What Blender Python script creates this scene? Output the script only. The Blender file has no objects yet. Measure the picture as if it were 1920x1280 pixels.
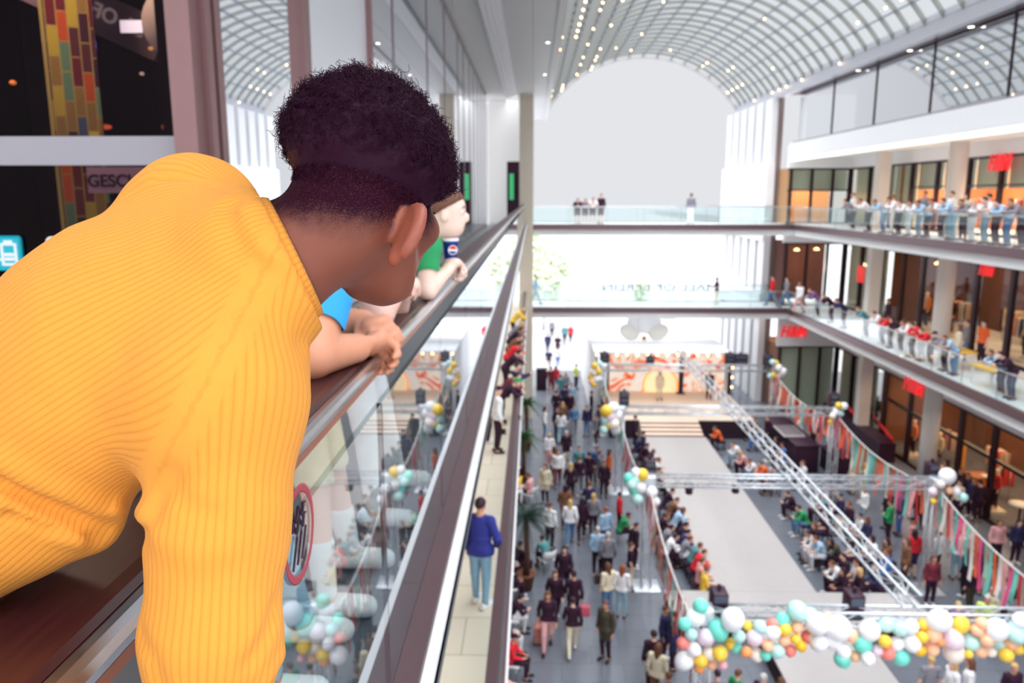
import bpy, bmesh, math, random
import numpy as np
from mathutils import Vector, Matrix, Euler

random.seed(7)
SC = bpy.context.scene
COL = SC.collection
PI = math.pi
V3 = lambda *a: np.array(a, dtype=float)

# ------------------------------------------------------------------ camera maths
FPX = 1450.0
PITCH = math.radians(10.63)
YAW = math.radians(1.55)
EYE = V3(0.0, 0.0, 12.88)
GROUND, L1, L2 = 0.0, 6.45, 11.28           # floor heights
_cp, _sp, _cy, _sy = math.cos(PITCH), math.sin(PITCH), math.cos(YAW), math.sin(YAW)
FWD = V3(-_sy * _cp, _cy * _cp, -_sp)
RGT = V3(_cy, _sy, 0)
UPV = np.cross(RGT, FWD)


def ray(px, py):
    d = FWD + RGT * ((px - 960) / FPX) - UPV * ((py - 640) / FPX)
    return d


def at_z(px, py, z):
    d = ray(px, py); t = (z - EYE[2]) / d[2]
    return EYE + d * t


def at_y(px, py, y):
    d = ray(px, py); return EYE + d * (y / d[1])


def at_x(px, py, x):
    d = ray(px, py); return EYE + d * (x / d[0])


def proj(p):
    q = np.asarray(p, float) - EYE
    f = q @ FWD
    return 960 + FPX * (q @ RGT) / f, 640 - FPX * (q @ UPV) / f


# ------------------------------------------------------------------ object helpers
def tag(o, label=None, cat=None, group=None, kind=None):
    if label: o['label'] = label
    if cat: o['category'] = cat
    if group: o['group'] = group
    if kind: o['kind'] = kind
    return o


def empty(name, loc=(0, 0, 0), label=None, cat=None, group=None, rz=0.0):
    o = bpy.data.objects.new(name, None)
    o.empty_display_size = 0.1
    COL.objects.link(o)
    o.location = tuple(float(c) for c in loc)
    o.rotation_euler = (0, 0, rz)
    return tag(o, label, cat, group)


class MB:
    """collects shapes in world (or thing-local) coordinates, builds ONE mesh object"""
    def __init__(s):
        s.v, s.f, s.sm = [], [], []

    def add(s, vs, fs, smooth=False):
        b = len(s.v)
        s.v += [tuple(float(c) for c in p) for p in vs]
        for f in fs:
            s.f.append([i + b for i in f]); s.sm.append(smooth)
        return s

    def box(s, a, b):
        x0, y0, z0 = [min(p, q) for p, q in zip(a, b)]
        x1, y1, z1 = [max(p, q) for p, q in zip(a, b)]
        return s.add([(x0, y0, z0), (x1, y0, z0), (x1, y1, z0), (x0, y1, z0), (x0, y0, z1), (x1, y0, z1), (x1, y1, z1), (x0, y1, z1)],
                     [(0, 3, 2, 1), (4, 5, 6, 7), (0, 1, 5, 4), (1, 2, 6, 5), (2, 3, 7, 6), (3, 0, 4, 7)])

    def rbox(s, a, b, r, seg=3):
        bm = bmesh.new()
        bmesh.ops.create_cube(bm, size=1.0)
        c = [(p + q) / 2 for p, q in zip(a, b)]; d = [abs(q - p) for p, q in zip(a, b)]
        for v in bm.verts:
            v.co = Vector((c[0] + v.co.x * d[0], c[1] + v.co.y * d[1], c[2] + v.co.z * d[2]))
        bmesh.ops.bevel(bm, geom=bm.edges[:], offset=r, segments=seg, profile=0.5, affect='EDGES')
        s.bm(bm); return s

    def bm(s, bm, smooth=True, M=None):
        bm.verts.index_update()
        vs = [(M @ v.co if M else v.co) for v in bm.verts]
        s.add(vs, [[v.index for v in f.verts] for f in bm.faces], smooth)
        bm.free(); return s

    def tube(s, pts, r, n=8, cap=True, radii=None):
        pts = [Vector([float(c) for c in p]) for p in pts]
        m = len(pts)
        rings = []
        prev = None
        for i, p in enumerate(pts):
            if i == 0: d = pts[1] - p
            elif i == m - 1: d = p - pts[i - 1]
            else: d = (pts[i + 1] - p).normalized() + (p - pts[i - 1]).normalized()
            d.normalize()
            if prev is None:
                h = Vector((0, 0, 1)) if abs(d.z) < 0.9 else Vector((1, 0, 0))
                u = d.cross(h).normalized()
            else:
                u = (prev - d * prev.dot(d))
                u = u.normalized() if u.length > 1e-6 else d.orthogonal().normalized()
            prev = u
            w = d.cross(u)
            rr = radii[i] if radii else r
            rings.append([p + (u * math.cos(2 * PI * k / n) + w * math.sin(2 * PI * k / n)) * rr for k in range(n)])
        vs = [v for rg in rings for v in rg]
        fs = []
        for i in range(m - 1):
            for k in range(n):
                a, b = i * n + k, i * n + (k + 1) % n
                fs.append((a, b, b + n, a + n))
        if cap:
            fs.append(tuple(reversed(range(n)))); fs.append(tuple(range((m - 1) * n, m * n)))
        return s.add(vs, fs, n > 4)

    def bar(s, a, b, w, h, up=(0, 0, 1)):
        a, b = Vector([float(c) for c in a]), Vector([float(c) for c in b])
        d = (b - a).normalized(); u = Vector(up)
        x = d.cross(u)
        if x.length < 1e-5: x = d.cross(Vector((1, 0, 0)))
        x.normalize(); z = x.cross(d).normalized()
        vs = [p + x * (sx * w / 2) + z * (sz * h / 2) for p in (a, b) for sx, sz in ((-1, -1), (1, -1), (1, 1), (-1, 1))]
        return s.add(vs, [(3, 2, 1, 0), (4, 5, 6, 7), (0, 1, 5, 4), (1, 2, 6, 5), (2, 3, 7, 6), (3, 0, 4, 7)])

    def lathe(s, prof, c=(0, 0, 0), n=20):
        vs, fs = [], []
        for r, z in prof:
            for k in range(n):
                t = 2 * PI * k / n
                vs.append((c[0] + r * math.cos(t), c[1] + r * math.sin(t), c[2] + z))
        for i in range(len(prof) - 1):
            for k in range(n):
                a, b = i * n + k, i * n + (k + 1) % n
                fs.append((a, b, b + n, a + n))
        fs.append(tuple(reversed(range(n)))); fs.append(tuple(range((len(prof) - 1) * n, len(prof) * n)))
        return s.add(vs, fs, True)

    def ball(s, c, r, seg=12, sc=(1, 1, 1)):
        bm = bmesh.new()
        bmesh.ops.create_uvsphere(bm, u_segments=seg, v_segments=max(6, seg * 2 // 3), radius=r)
        return s.bm(bm, True, Matrix.Translation(Vector([float(x) for x in c])) @ Matrix.Diagonal((*sc, 1)))

    def prism(s, poly, axis, a, b):
        """2D polygon extruded along axis (0,1,2) from a to b; poly gives the two other coordinates in order"""
        o = [i for i in range(3) if i != axis]
        def P(q, t):
            v = [0, 0, 0]; v[o[0]], v[o[1]], v[axis] = q[0], q[1], t; return v
        n = len(poly)
        vs = [P(q, a) for q in poly] + [P(q, b) for q in poly]
        fs = [tuple(range(n)), tuple(reversed(range(n, 2 * n)))] + [(i, i + n, (i + 1) % n + n, (i + 1) % n) for i in range(n)]
        return s.add(vs, fs)

    def mesh(s, name):
        me = bpy.data.meshes.new(name)
        me.from_pydata(s.v, [], s.f)
        me.polygons.foreach_set('use_smooth', s.sm)
        bm = bmesh.new(); bm.from_mesh(me)
        bmesh.ops.recalc_face_normals(bm, faces=bm.faces[:])
        bm.to_mesh(me); bm.free()
        me.update(); return me

    def build(s, name, m, parent=None, local=False, **kw):
        o = bpy.data.objects.new(name, s.mesh(name))
        o.data.materials.append(m)
        COL.objects.link(o)
        if parent is not None:
            o.parent = parent
            if not local:      # vertices were given in world coordinates
                o.matrix_parent_inverse = parent_matrix(parent).inverted()
        return tag(o, **kw)


def parent_matrix(o):
    m = o.matrix_basis.copy()
    while o.parent is not None:
        m = o.parent.matrix_basis @ o.matrix_parent_inverse @ m if False else o.parent.matrix_basis @ m
        o = o.parent
    return m


def struct(name, mb, m, label, cat='building'):
    return tag(mb.build(name, m), label=label, cat=cat, kind='structure')


def shape(name, me, m, parent=None, **kw):
    o = bpy.data.objects.new(name, me)
    if m is not None and not me.materials: me.materials.append(m)
    COL.objects.link(o)
    if parent is not None: o.parent = parent
    return tag(o, **kw)


def copy_tree(o, parent=None):
    c = o.copy(); COL.objects.link(c)
    if parent is not None: c.parent = parent
    for ch in o.children: copy_tree(ch, c)
    return c


def text_mesh(txt, size, depth, shear=0.0, bold=0.0):
    cu = bpy.data.curves.new('lettering', 'FONT')
    cu.body = txt; cu.size = size; cu.extrude = depth; cu.align_x = 'CENTER'; cu.align_y = 'CENTER'; cu.shear = shear; cu.offset = bold
    o = bpy.data.objects.new('lettering', cu); COL.objects.link(o)
    dg = bpy.context.evaluated_depsgraph_get()
    me = bpy.data.meshes.new_from_object(o.evaluated_get(dg))
    bpy.data.objects.remove(o); return me


# ------------------------------------------------------------------ materials
def nmat(name):
    m = bpy.data.materials.new(name); m.use_nodes = True
    nt = m.node_tree
    return m, nt, nt.nodes, nt.links, nt.nodes['Principled BSDF']


def lin(*rgb):
    return tuple(((c / 255) / 12.92 if c / 255 <= 0.04045 else ((c / 255 + 0.055) / 1.055) ** 2.4) for c in rgb)


_MC = {}
def mat(name, rgb, rough=0.6, metal=0.0, vary=0.06, scale=8.0, bump=0.0, spec=0.4, em=0.0, emc=None):
    """plain procedural material: base colour with a little noise in it"""
    key = name
    if key in _MC: return _MC[key]
    m, nt, N, L, b = nmat(name)
    c = lin(*rgb)
    b.inputs['Roughness'].default_value = rough
    b.inputs['Metallic'].default_value = metal
    b.inputs['Specular IOR Level'].default_value = spec
    tc = N.new('ShaderNodeTexCoord'); no = N.new('ShaderNodeTexNoise')
    no.inputs['Scale'].default_value = scale; no.inputs['Detail'].default_value = 3
    L.new(tc.outputs['Object'], no.inputs['Vector'])
    mx = N.new('ShaderNodeMix'); mx.data_type = 'RGBA'
    mx.inputs['A'].default_value = (*[x * (1 - vary) for x in c], 1)
    mx.inputs['B'].default_value = (*[min(1, x * (1 + vary)) for x in c], 1)
    L.new(no.outputs['Fac'], mx.inputs['Factor']); L.new(mx.outputs['Result'], b.inputs['Base Color'])
    if bump:
        bp = N.new('ShaderNodeBump'); bp.inputs['Strength'].default_value = bump; bp.inputs['Distance'].default_value = 0.01
        L.new(no.outputs['Fac'], bp.inputs['Height']); L.new(bp.outputs['Normal'], b.inputs['Normal'])
    if em:
        b.inputs['Emission Color'].default_value = (*lin(*(emc or rgb)), 1)
        b.inputs['Emission Strength'].default_value = em
    _MC[key] = m
    return m


def glass_mat(name, tint=(0.9, 0.95, 0.95), base=0.08, ior=1.5, rough=0.0, power=1.0):
    """architectural pane: clear, mirrors more at grazing angles"""
    m, nt, N, L, b = nmat(name)
    N.remove(b)
    out = N['Material Output']
    tr = N.new('ShaderNodeBsdfTransparent'); tr.inputs['Color'].default_value = (*tint, 1)
    gl = N.new('ShaderNodeBsdfGlossy'); gl.inputs['Roughness'].default_value = rough; gl.inputs['Color'].default_value = (0.95, 0.97, 1, 1)
    fr = N.new('ShaderNodeFresnel'); fr.inputs['IOR'].default_value = ior
    ma = N.new('ShaderNodeMath'); ma.operation = 'MULTIPLY_ADD'; ma.use_clamp = True
    ma.inputs[1].default_value = power; ma.inputs[2].default_value = base
    mx = N.new('ShaderNodeMixShader')
    L.new(fr.outputs['Fac'], ma.inputs[0])
    ge = N.new('ShaderNodeNewGeometry'); sb = N.new('ShaderNodeMath'); sb.operation = 'SUBTRACT'; sb.inputs[0].default_value = 1.0     # the far face of a pane adds no second mirror image
    mu = N.new('ShaderNodeMath'); mu.operation = 'MULTIPLY'
    L.new(ge.outputs['Backfacing'], sb.inputs[1]); L.new(sb.outputs['Value'], mu.inputs[0]); L.new(ma.outputs['Value'], mu.inputs[1]); L.new(mu.outputs['Value'], mx.inputs['Fac'])
    L.new(tr.outputs['BSDF'], mx.inputs[1]); L.new(gl.outputs['BSDF'], mx.inputs[2]); L.new(mx.outputs['Shader'], out.inputs['Surface'])
    return m


WHITE = mat('white_paint', (240, 240, 242), 0.55, vary=0.02)
WARMWHITE = mat('warm_white_stone', (226, 219, 206), 0.6, vary=0.04)
BEIGE = mat('beige_limestone', (214, 203, 186), 0.6, vary=0.06, scale=3)
GREYM = mat('grey_metal_panel', (176, 172, 172), 0.4, 0.2, vary=0.04)
STEEL = mat('brushed_steel', (205, 206, 210), 0.22, 0.95, vary=0.05, scale=40)
ALU = mat('truss_aluminium', (214, 218, 224), 0.35, 0.6, vary=0.05, scale=30)
BRONZE = mat('dark_bronze_profile', (112, 88, 92), 0.35, 0.55, vary=0.08)
MAUVE = mat('mauve_steel_frame', (146, 112, 112), 0.42, 0.45, vary=0.05)
BLACK = mat('black_plastic', (48, 16, 40), 0.45, vary=0.1)
BLACKCLOTH = mat('black_cloth', (46, 12, 38), 0.85, vary=0.15)
DARKROOM = mat('dark_shop_wall', (44, 10, 36), 0.8, vary=0.2, scale=2)
FRAME = mat('dark_window_frame', (48, 26, 38), 0.4, 0.3)
# ------------------------------------------------------------------ camera, sky, daylight
cam = bpy.data.cameras.new('camera'); co = bpy.data.objects.new('camera', cam); COL.objects.link(co)
cam.sensor_width = 36.0; cam.lens = 36.0 * FPX / 1920.0
cam.clip_end = 400; cam.clip_start = 0.05
co.matrix_world = Matrix(((RGT[0], UPV[0], -FWD[0], EYE[0]), (RGT[1], UPV[1], -FWD[1], EYE[1]), (RGT[2], UPV[2], -FWD[2], EYE[2]), (0, 0, 0, 1)))
cam.dof.use_dof = True; cam.dof.focus_distance = 0.93; cam.dof.aperture_fstop = 6.3
SC.camera = co
SC.view_settings.view_transform = 'Standard'; SC.view_settings.look = 'None'
SC.view_settings.exposure = 0.0; SC.view_settings.gamma = 1.0; SC.view_settings.use_curve_mapping = False
SC.cycles.use_denoising = True
SC.cycles.max_bounces = 12; SC.cycles.transparent_max_bounces = 24; SC.cycles.diffuse_bounces = 5; SC.cycles.glossy_bounces = 5
SC.cycles.sample_clamp_indirect = 6.0
SC.cycles.caustics_reflective = False; SC.cycles.caustics_refractive = False

w = bpy.data.worlds.new('overcast_sky'); SC.world = w; w.use_nodes = True
SKY_TOP, SKY_BACK = 6.8, 1.35
bg = w.node_tree.nodes['Background']
bg.inputs['Color'].default_value = (0.955, 0.965, 1.0, 1); bg.inputs['Strength'].default_value = 0.82



# overcast sky: even and white near the horizon, several times brighter overhead and behind the camera
_n, _l = w.node_tree.nodes, w.node_tree.links
_tc = _n.new('ShaderNodeTexCoord'); _sx = _n.new('ShaderNodeSeparateXYZ'); _l.new(_tc.outputs['Generated'], _sx.inputs['Vector'])
def _ramp(sock, a, b, lo, hi):
    r = _n.new('ShaderNodeMapRange'); r.interpolation_type = 'SMOOTHSTEP'
    for k_, v_ in (('From Min', a), ('From Max', b), ('To Min', lo), ('To Max', hi)): r.inputs[k_].default_value = v_
    _l.new(sock, r.inputs['Value']); return r.outputs['Result']
_a = _n.new('ShaderNodeMath'); _a.operation = 'ADD'
_l.new(_ramp(_sx.outputs['Z'], .42, .85, .82, SKY_TOP), _a.inputs[0]); _l.new(_ramp(_sx.outputs['Y'], -.15, -.9, 0, SKY_BACK), _a.inputs[1])
_l.new(_a.outputs['Value'], bg.inputs['Strength'])
# ------------------------------------------------------------------ the building
def polished_floor(name, rgb, rough, scale):
    m, nt, N, L, b = nmat(name)
    tc = N.new('ShaderNodeTexCoord'); br = N.new('ShaderNodeTexBrick'); no = N.new('ShaderNodeTexNoise')
    L.new(tc.outputs['Object'], br.inputs['Vector']); L.new(tc.outputs['Object'], no.inputs['Vector'])
    c = lin(*rgb)
    br.inputs['Color1'].default_value = (*c, 1); br.inputs['Color2'].default_value = (*[x * 1.14 for x in c], 1)
    br.inputs['Mortar'].default_value = (*[x * .6 for x in c], 1); br.inputs['Scale'].default_value = scale
    br.inputs['Mortar Size'].default_value = .006; br.inputs['Brick Width'].default_value = 1.2; br.inputs['Row Height'].default_value = .6
    no.inputs['Scale'].default_value = .5; no.inputs['Detail'].default_value = 5
    mx = N.new('ShaderNodeMix'); mx.data_type = 'RGBA'; mx.blend_type = 'MULTIPLY'; mx.inputs['Factor'].default_value = .25
    L.new(br.outputs['Color'], mx.inputs['A']); L.new(no.outputs['Fac'], mx.inputs['B']); L.new(mx.outputs['Result'], b.inputs['Base Color'])
    b.inputs['Roughness'].default_value = rough; b.inputs['Specular IOR Level'].default_value = .5
    return m


FLOORM = polished_floor('grey_polished_stone', (112, 116, 126), .22, .7)
GALFLOOR = polished_floor('beige_gallery_stone', (240, 224, 202), .4, .6)
DARKFLOOR = polished_floor('dark_gallery_stone', (84, 88, 92), .3, .6)
STREETM = mat('sunlit_paving', (168, 170, 176), .8, vary=.03, scale=.3)
CLEAR = glass_mat('balustrade_glass', (.92, .965, .965), .05, 1.5, power=1.25)
MIRRORGLASS = glass_mat('coated_facade_glass', (.8, .84, .84), .55, 1.6, power=1.6)
DARKGLASS = glass_mat('tinted_corner_glass', (.6, .55, .58), .0, 1.25, power=.3)
SHOPGLASS = glass_mat('shop_glass', (.92, .92, .88), .0, 1.25)
ROOFGLASS = glass_mat('roof_glass', (.93, .97, .98), .02, 1.35)
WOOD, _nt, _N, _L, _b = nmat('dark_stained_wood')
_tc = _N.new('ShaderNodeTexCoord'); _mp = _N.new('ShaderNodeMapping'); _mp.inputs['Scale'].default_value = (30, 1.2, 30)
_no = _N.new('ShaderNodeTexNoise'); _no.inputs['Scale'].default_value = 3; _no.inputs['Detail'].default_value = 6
_cr = _N.new('ShaderNodeValToRGB'); _cr.color_ramp.elements[0].color = (*lin(34, 10, 22), 1); _cr.color_ramp.elements[1].color = (*lin(78, 34, 32), 1)  # dark stain, deepened by shade of the leaning man put into colour
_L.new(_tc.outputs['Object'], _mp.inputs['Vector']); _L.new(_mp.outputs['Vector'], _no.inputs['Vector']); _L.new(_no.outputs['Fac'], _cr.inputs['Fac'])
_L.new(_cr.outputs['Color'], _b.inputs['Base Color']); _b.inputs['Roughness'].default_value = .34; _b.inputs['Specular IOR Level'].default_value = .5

XR = 14.8        # void edge of the shop-side galleries
XS = 18.4        # shop fronts
YE = 45.0        # bridges
struct('floor', MB().box((-9, -8, -.3), (30, 57, 0)), FLOORM, 'grey polished stone floor of the mall hall', 'floor')
struct('ground', MB().box((-80, 57, -.4), (120, 300, -.02)), STREETM, 'pale sunlit street paving outside the open end', 'ground')

# slabs -------------------------------------------------------------
def slab(name, x0, x1, y0, y1, z, label, edge):
    mb = MB()
    mb.box((x0, y0, z - .3), (x1, y1, z))
    mb.box((x0 + (.12 if edge == 'x0' else 0), y0 + (.12 if edge == 'y' else 0), z - .62), (x1 - (.12 if edge == 'x1' else 0), y1 - (.12 if edge == 'y' else 0), z - .302))
    return struct(name, mb, WHITE, label, 'floor')


slab('floor_gallery', XR, 26, -6, YE, L1, 'white slab of the lower gallery along the shops', 'x0')
slab('floor_gallery', XR, 26, -6, YE, L2, 'white slab of the upper gallery along the shops', 'x0')
slab('floor_bridge', -.5, 26, YE, YE + 3.2, L1, 'white slab of the lower footbridge across the hall', 'y')
slab('floor_bridge', -.5, 26, YE, YE + 3.2, L2, 'white slab of the upper footbridge across the hall', 'y')
struct('floor_gallery', MB().box((-2.6, -4, L2 - .3), (-.37, YE + 3.2, L2)).box((-2.6, -4, L2 - .75), (-.45, YE, L2 - .3)), DARKFLOOR, 'dark grey stone floor of the upper gallery under the wooden handrail', 'floor')
struct('floor_gallery', MB().box((-5, -4, L1 - .3), (-.37, YE + 3.2, L1)).box((-5, -4, L1 - .75), (-.45, YE, L1 - .3)), GALFLOOR, 'beige stone floor of the lower gallery under the blue-jacketed man', 'floor')
struct('floor_landing', MB().box((-9, -4, L2 - .3), (-2.6, 14, L2)), DARKFLOOR, 'dark stone landing in front of the dark shop glass', 'floor')
struct('wall_left', MB().box((-5.2, -4, 0), (-5, YE + 3.2, L2 - .75)), WARMWHITE, 'pale wall behind the lower gallery', 'wall')


SEAM = mat('dark_joint', (40, 30, 38), .6)
# balustrades -------------------------------------------------------
def balustrade(label, axis, fixed, a, b, z, step, inner, chan=(-.05, .045), strip=True):
    """axis 1: runs along y at x=fixed, axis 0: along x at y=fixed; inner = sign towards the walkway"""
    def P(u, v, zz):        # u along, v across (+ towards walkway)
        return (fixed + v * inner, u, zz) if axis == 1 else (u, fixed + v * inner, zz)
    root = empty('glass_balustrade', P((a + b) / 2, 0, z), label, 'balustrade')
    n = max(1, round((b - a) / step))
    for i in range(n):
        u0, u1 = a + (b - a) * i / n + .004, a + (b - a) * (i + 1) / n - .004
        MB().box(P(u0, -.008, z - .02), P(u1, .008, z + .99)).build('glass_panel', CLEAR, root)
    for i in range(1, n): MB().box(P(a + (b - a) * i / n - .0042, -.0078, z + .03), P(a + (b - a) * i / n + .0042, .0078, z + .985)).build('joint', SEAM, root)
    MB().box(P(a, chan[0], z - .28), P(b, chan[1], z + .03)).build('base_channel', BRONZE, root)
    if strip: MB().box(P(a, chan[0] - .035, z - .05), P(b, chan[0] - .002, z + .012)).build('edge_strip', WHITE, root)
    return root


rl = balustrade('glass balustrade with broad dark wooden handrail under the yellow sweater', 1, -.462, -2.25, 44.25, L2, 1.5, -1, chan=(-.092, -.009))
# broad wooden handrail with rounded edges, steel nosing on the void side
HR = EYE[2] - .47
mb = MB()
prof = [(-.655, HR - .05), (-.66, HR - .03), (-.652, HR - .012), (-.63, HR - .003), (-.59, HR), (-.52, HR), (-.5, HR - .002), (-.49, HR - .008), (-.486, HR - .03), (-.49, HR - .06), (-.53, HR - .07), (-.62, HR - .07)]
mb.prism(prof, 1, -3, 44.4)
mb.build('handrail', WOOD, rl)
mb = MB(); mb.prism([(-.4855, HR - .006), (-.468, HR - .001), (-.458, HR - .006), (-.453, HR - .016), (-.455, HR - .029), (-.4855, HR - .031)], 1, -3, 44.4)
mb.build('steel_nosing', STEEL, rl)
mb = MB(); mb.prism([(-.485, HR - .032), (-.456, HR - .031), (-.455, HR - .047), (-.485, HR - .05)], 1, -3, 44.4)
mb.build('copper_trim', mat('copper_brown_trim', (170, 112, 92), .4, .4), rl)


def simple_rail(root, axis, fixed, a, b, z, inner, wood=BRONZE):
    def P(u, v, zz):
        return (fixed + v * inner, u, zz) if axis == 1 else (u, fixed + v * inner, zz)
    MB().box(P(a, -.02, z + .99), P(b, .12, z + 1.05)).build('handrail', wood, root)
    MB().box(P(a, -.05, z + .985), P(b, -.022, z + 1.05)).build('steel_nosing', STEEL, root)


r1 = balustrade('glass balustrade of the lower gallery beside the man in the blue jacket', 1, -.40, -2, 44, L1, 2.0, -1)
simple_rail(r1, 1, -.40, -2, 44, L1, -1)
for z, nm in ((L1, 'lower'), (L2, 'upper')):
    r = balustrade(f'glass balustrade along the {nm} gallery in front of the shops', 1, XR + .06, 8, YE, z, 2.0, 1, chan=(-.1, .045), strip=False)
    MB().box((XR + .03, 8, z + .99), (XR + .09, YE, z + 1.03)).build('handrail', STEEL, r)
    r = balustrade(f'glass balustrade on the near edge of the {nm} footbridge', 0, YE + .06, 0, XR, z, 2.0, 1, chan=(-.1, .045), strip=False)
    MB().box((0, YE + .03, z + .99), (XR, YE + .09, z + 1.03)).build('handrail', STEEL, r)
    r = balustrade(f'glass balustrade on the street side of the {nm} footbridge', 0, YE + 3.1, 0, XR, z, 2.0, -1)
    MB().box((0, YE + 3.07, z + .99), (XR, YE + 3.13, z + 1.03)).build('handrail', STEEL, r)

# gallery facade with coated glass, seen at a slant ------------------
XF, ZF = -2.6, L2 + 7.0
MULL = mat('grey_mauve_mullion', (138, 124, 130), .4, .3)
ys = [6.35, 8.95, 12.6, 14.9, 19.6, 23.4, 27.4, 29.6, 32.3, 34.5, 36.8, 39, 41.2, 43.4]
for i in range(len(ys) - 1):
    y0, y1 = ys[i], ys[i + 1]
    mb = MB()
    wd = .12 if i in (0, 1) else .07
    dp = (.06, .1) if i < 2 else (.03, .025)
    for y in (y0, y1 - wd): mb.box((XF - dp[0], y, L2), (XF + dp[1], y + wd, ZF))
    for z in (L2, ZF - .08): mb.box((XF - .05, y0 + wd, z), (XF + .05, y1 - wd, z + .08))
    w_ = struct('window_%d' % (i + 1), mb, MAUVE if i < 2 else MULL, f'tall facade window with slim frame, bay {i + 1} along the upper gallery', 'window')
    if i == 1:
        MB().box((XF - .03, y0 + wd, L2 + .08), (XF + .02, y1 - wd, ZF - .08)).build('panel', mat('frosted_white_panel', (226, 228, 234), .25, vary=.02), w_)
    else:
        MB().box((XF - .012, y0 + wd, L2 + .08), (XF + .012, y1 - wd, ZF - .08)).build('pane', MIRRORGLASS, w_)
# corner post
mb = MB(); mb.box((XF - .1, 5.92, L2), (XF + .08, 6.1, ZF)); mb.box((XF + .0, 6.1, L2), (XF + .13, 6.2, ZF)); mb.box((XF - .06, 6.14, L2), (XF + .06, 6.4, ZF))
struct('trim_1', mb, MAUVE, 'mauve steel corner post between dark shop glass and bright facade', 'post')
# soffit and light cove over the upper gallery
mb = MB(); mb.box((-9, -4, ZF), (-1.55, YE + 3, ZF + .3))
struct('ceiling', mb, mat('soffit_white', (222, 220, 218), .6, vary=.02), 'pale soffit above the upper gallery', 'ceiling')
mb = MB()
for k in range(4): mb.box((-1.55 + .16 * k, -4, ZF - .12 + .07 * k), (-1.55 + .16 * (k + 1) - .02, YE - .5, ZF + .3))
struct('ceiling_cove', mb, WHITE, 'stepped white cove along the upper gallery soffit', 'ceiling')
mb = MB(); mb.box((-.93, -4, ZF + .08), (.95, YE + 13, ZF + .3)); mb.box((.72, -4, ZF + .02), (.98, YE + 13, ZF + .75))
eave = struct('ceiling_eave', mb, mat('eave_panel', (206, 204, 204), .5, vary=.03), 'pale panelled eave under the spring of the glass vault', 'ceiling')
MB().box((-.06, -4, ZF + .07), (-.02, YE, ZF + .082)).build('joint', GREYM, eave)
LAMP = mat('lamp_white', (255, 250, 240), em=6)
for y in (14.5, 22, 29.5, 37):
    t = empty('downlight', (.5, y, ZF + .06), 'small round downlight flush in the pale eave panel beside the glass vault', 'lamp', 'downlights in the pale eave')
    MB().lathe([(.1, .02), (.1, -.01), (.08, -.012)], (.5, y, ZF + .07)).build('ring', STEEL, t)
    MB().lathe([(.078, .0), (.075, -.014)], (.5, y, ZF + .07)).build('diffuser', LAMP, t)
struct('column_far', MB().box((-.78, 44, 0), (0, 44.8, ZF + .1)), BEIGE, 'square beige stone pillar where the footbridges meet the gallery', 'pillar')
# dark opening at the far end of the gallery
mb = MB(); mb.box((-1.55, 46.5, L2), (-.8, 46.7, ZF - 3.4)); struct('wall_back', mb, DARKROOM, 'dark passage at the far end of the upper gallery', 'wall')
mb = MB(); mb.box((-2.6, 46.4, ZF - 3.4), (-.8, 46.7, ZF)); mb.box((-2.6, 46.4, L2), (-1.55, 46.7, ZF - 3.4)); struct('wall_back', mb, WHITE, 'white wall above the dark passage', 'wall')
MB().box((-1.4, 46.2, L2 + 1.4), (-1.15, 46.3, L2 + 2.9)).build('wall_screen', mat('green_screen', (60, 170, 110), em=.5), label='green lit screen in the dark passage at the gallery end', cat='screen')

# ------------------------------------------------------------------ dark shop at the corner
m, nt, N, L, b = nmat('mosaic_tile')
tc = N.new('ShaderNodeTexCoord'); mp = N.new('ShaderNodeMapping'); L.new(tc.outputs['Object'], mp.inputs['Vector'])
sx = N.new('ShaderNodeSeparateXYZ'); L.new(mp.outputs['Vector'], sx.inputs['Vector'])
ad = N.new('ShaderNodeMath'); ad.operation = 'ADD'; L.new(sx.outputs['X'], ad.inputs[0]); L.new(sx.outputs['Y'], ad.inputs[1])
cb = N.new('ShaderNodeCombineXYZ'); L.new(sx.outputs['Z'], cb.inputs['X']); L.new(ad.outputs['Value'], cb.inputs['Y'])
br = N.new('ShaderNodeTexBrick'); br.inputs['Scale'].default_value = 1; br.inputs['Brick Width'].default_value = .28; br.inputs['Row Height'].default_value = .092
br.inputs['Mortar Size'].default_value = .005; br.inputs['Color1'].default_value = (0, 0, 0, 1); br.inputs['Color2'].default_value = (1, 1, 1, 1)
L.new(cb.outputs['Vector'], br.inputs['Vector'])
cr = N.new('ShaderNodeValToRGB'); cr.color_ramp.interpolation = 'CONSTANT'
pal = [(0, (70, 30, 44)), (.14, (190, 170, 60)), (.26, (110, 34, 44)), (.38, (74, 90, 120)), (.5, (150, 120, 60)), (.6, (92, 44, 50)), (.7, (104, 140, 110)), (.8, (196, 84, 40)), (.88, (60, 50, 76)), (.95, (230, 210, 90))]
e = cr.color_ramp.elements
e[0].position, e[0].color = 0, (*lin(*pal[0][1]), 1); e[1].position, e[1].color = .14, (*lin(*pal[1][1]), 1)
for p_, c_ in pal[2:]:
    q = e.new(p_); q.color = (*lin(*c_), 1)
L.new(br.outputs['Color'], cr.inputs['Fac'])
mx = N.new('ShaderNodeMix'); mx.data_type = 'RGBA'; mx.inputs['B'].default_value = (*lin(190, 166, 92), 1)
L.new(br.outputs['Fac'], mx.inputs['Factor']); L.new(cr.outputs['Color'], mx.inputs['A']); L.new(mx.outputs['Result'], b.inputs['Base Color'])
b.inputs['Roughness'].default_value = .2
MOSAIC = m
YS = 6.1
mb = MB()
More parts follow.
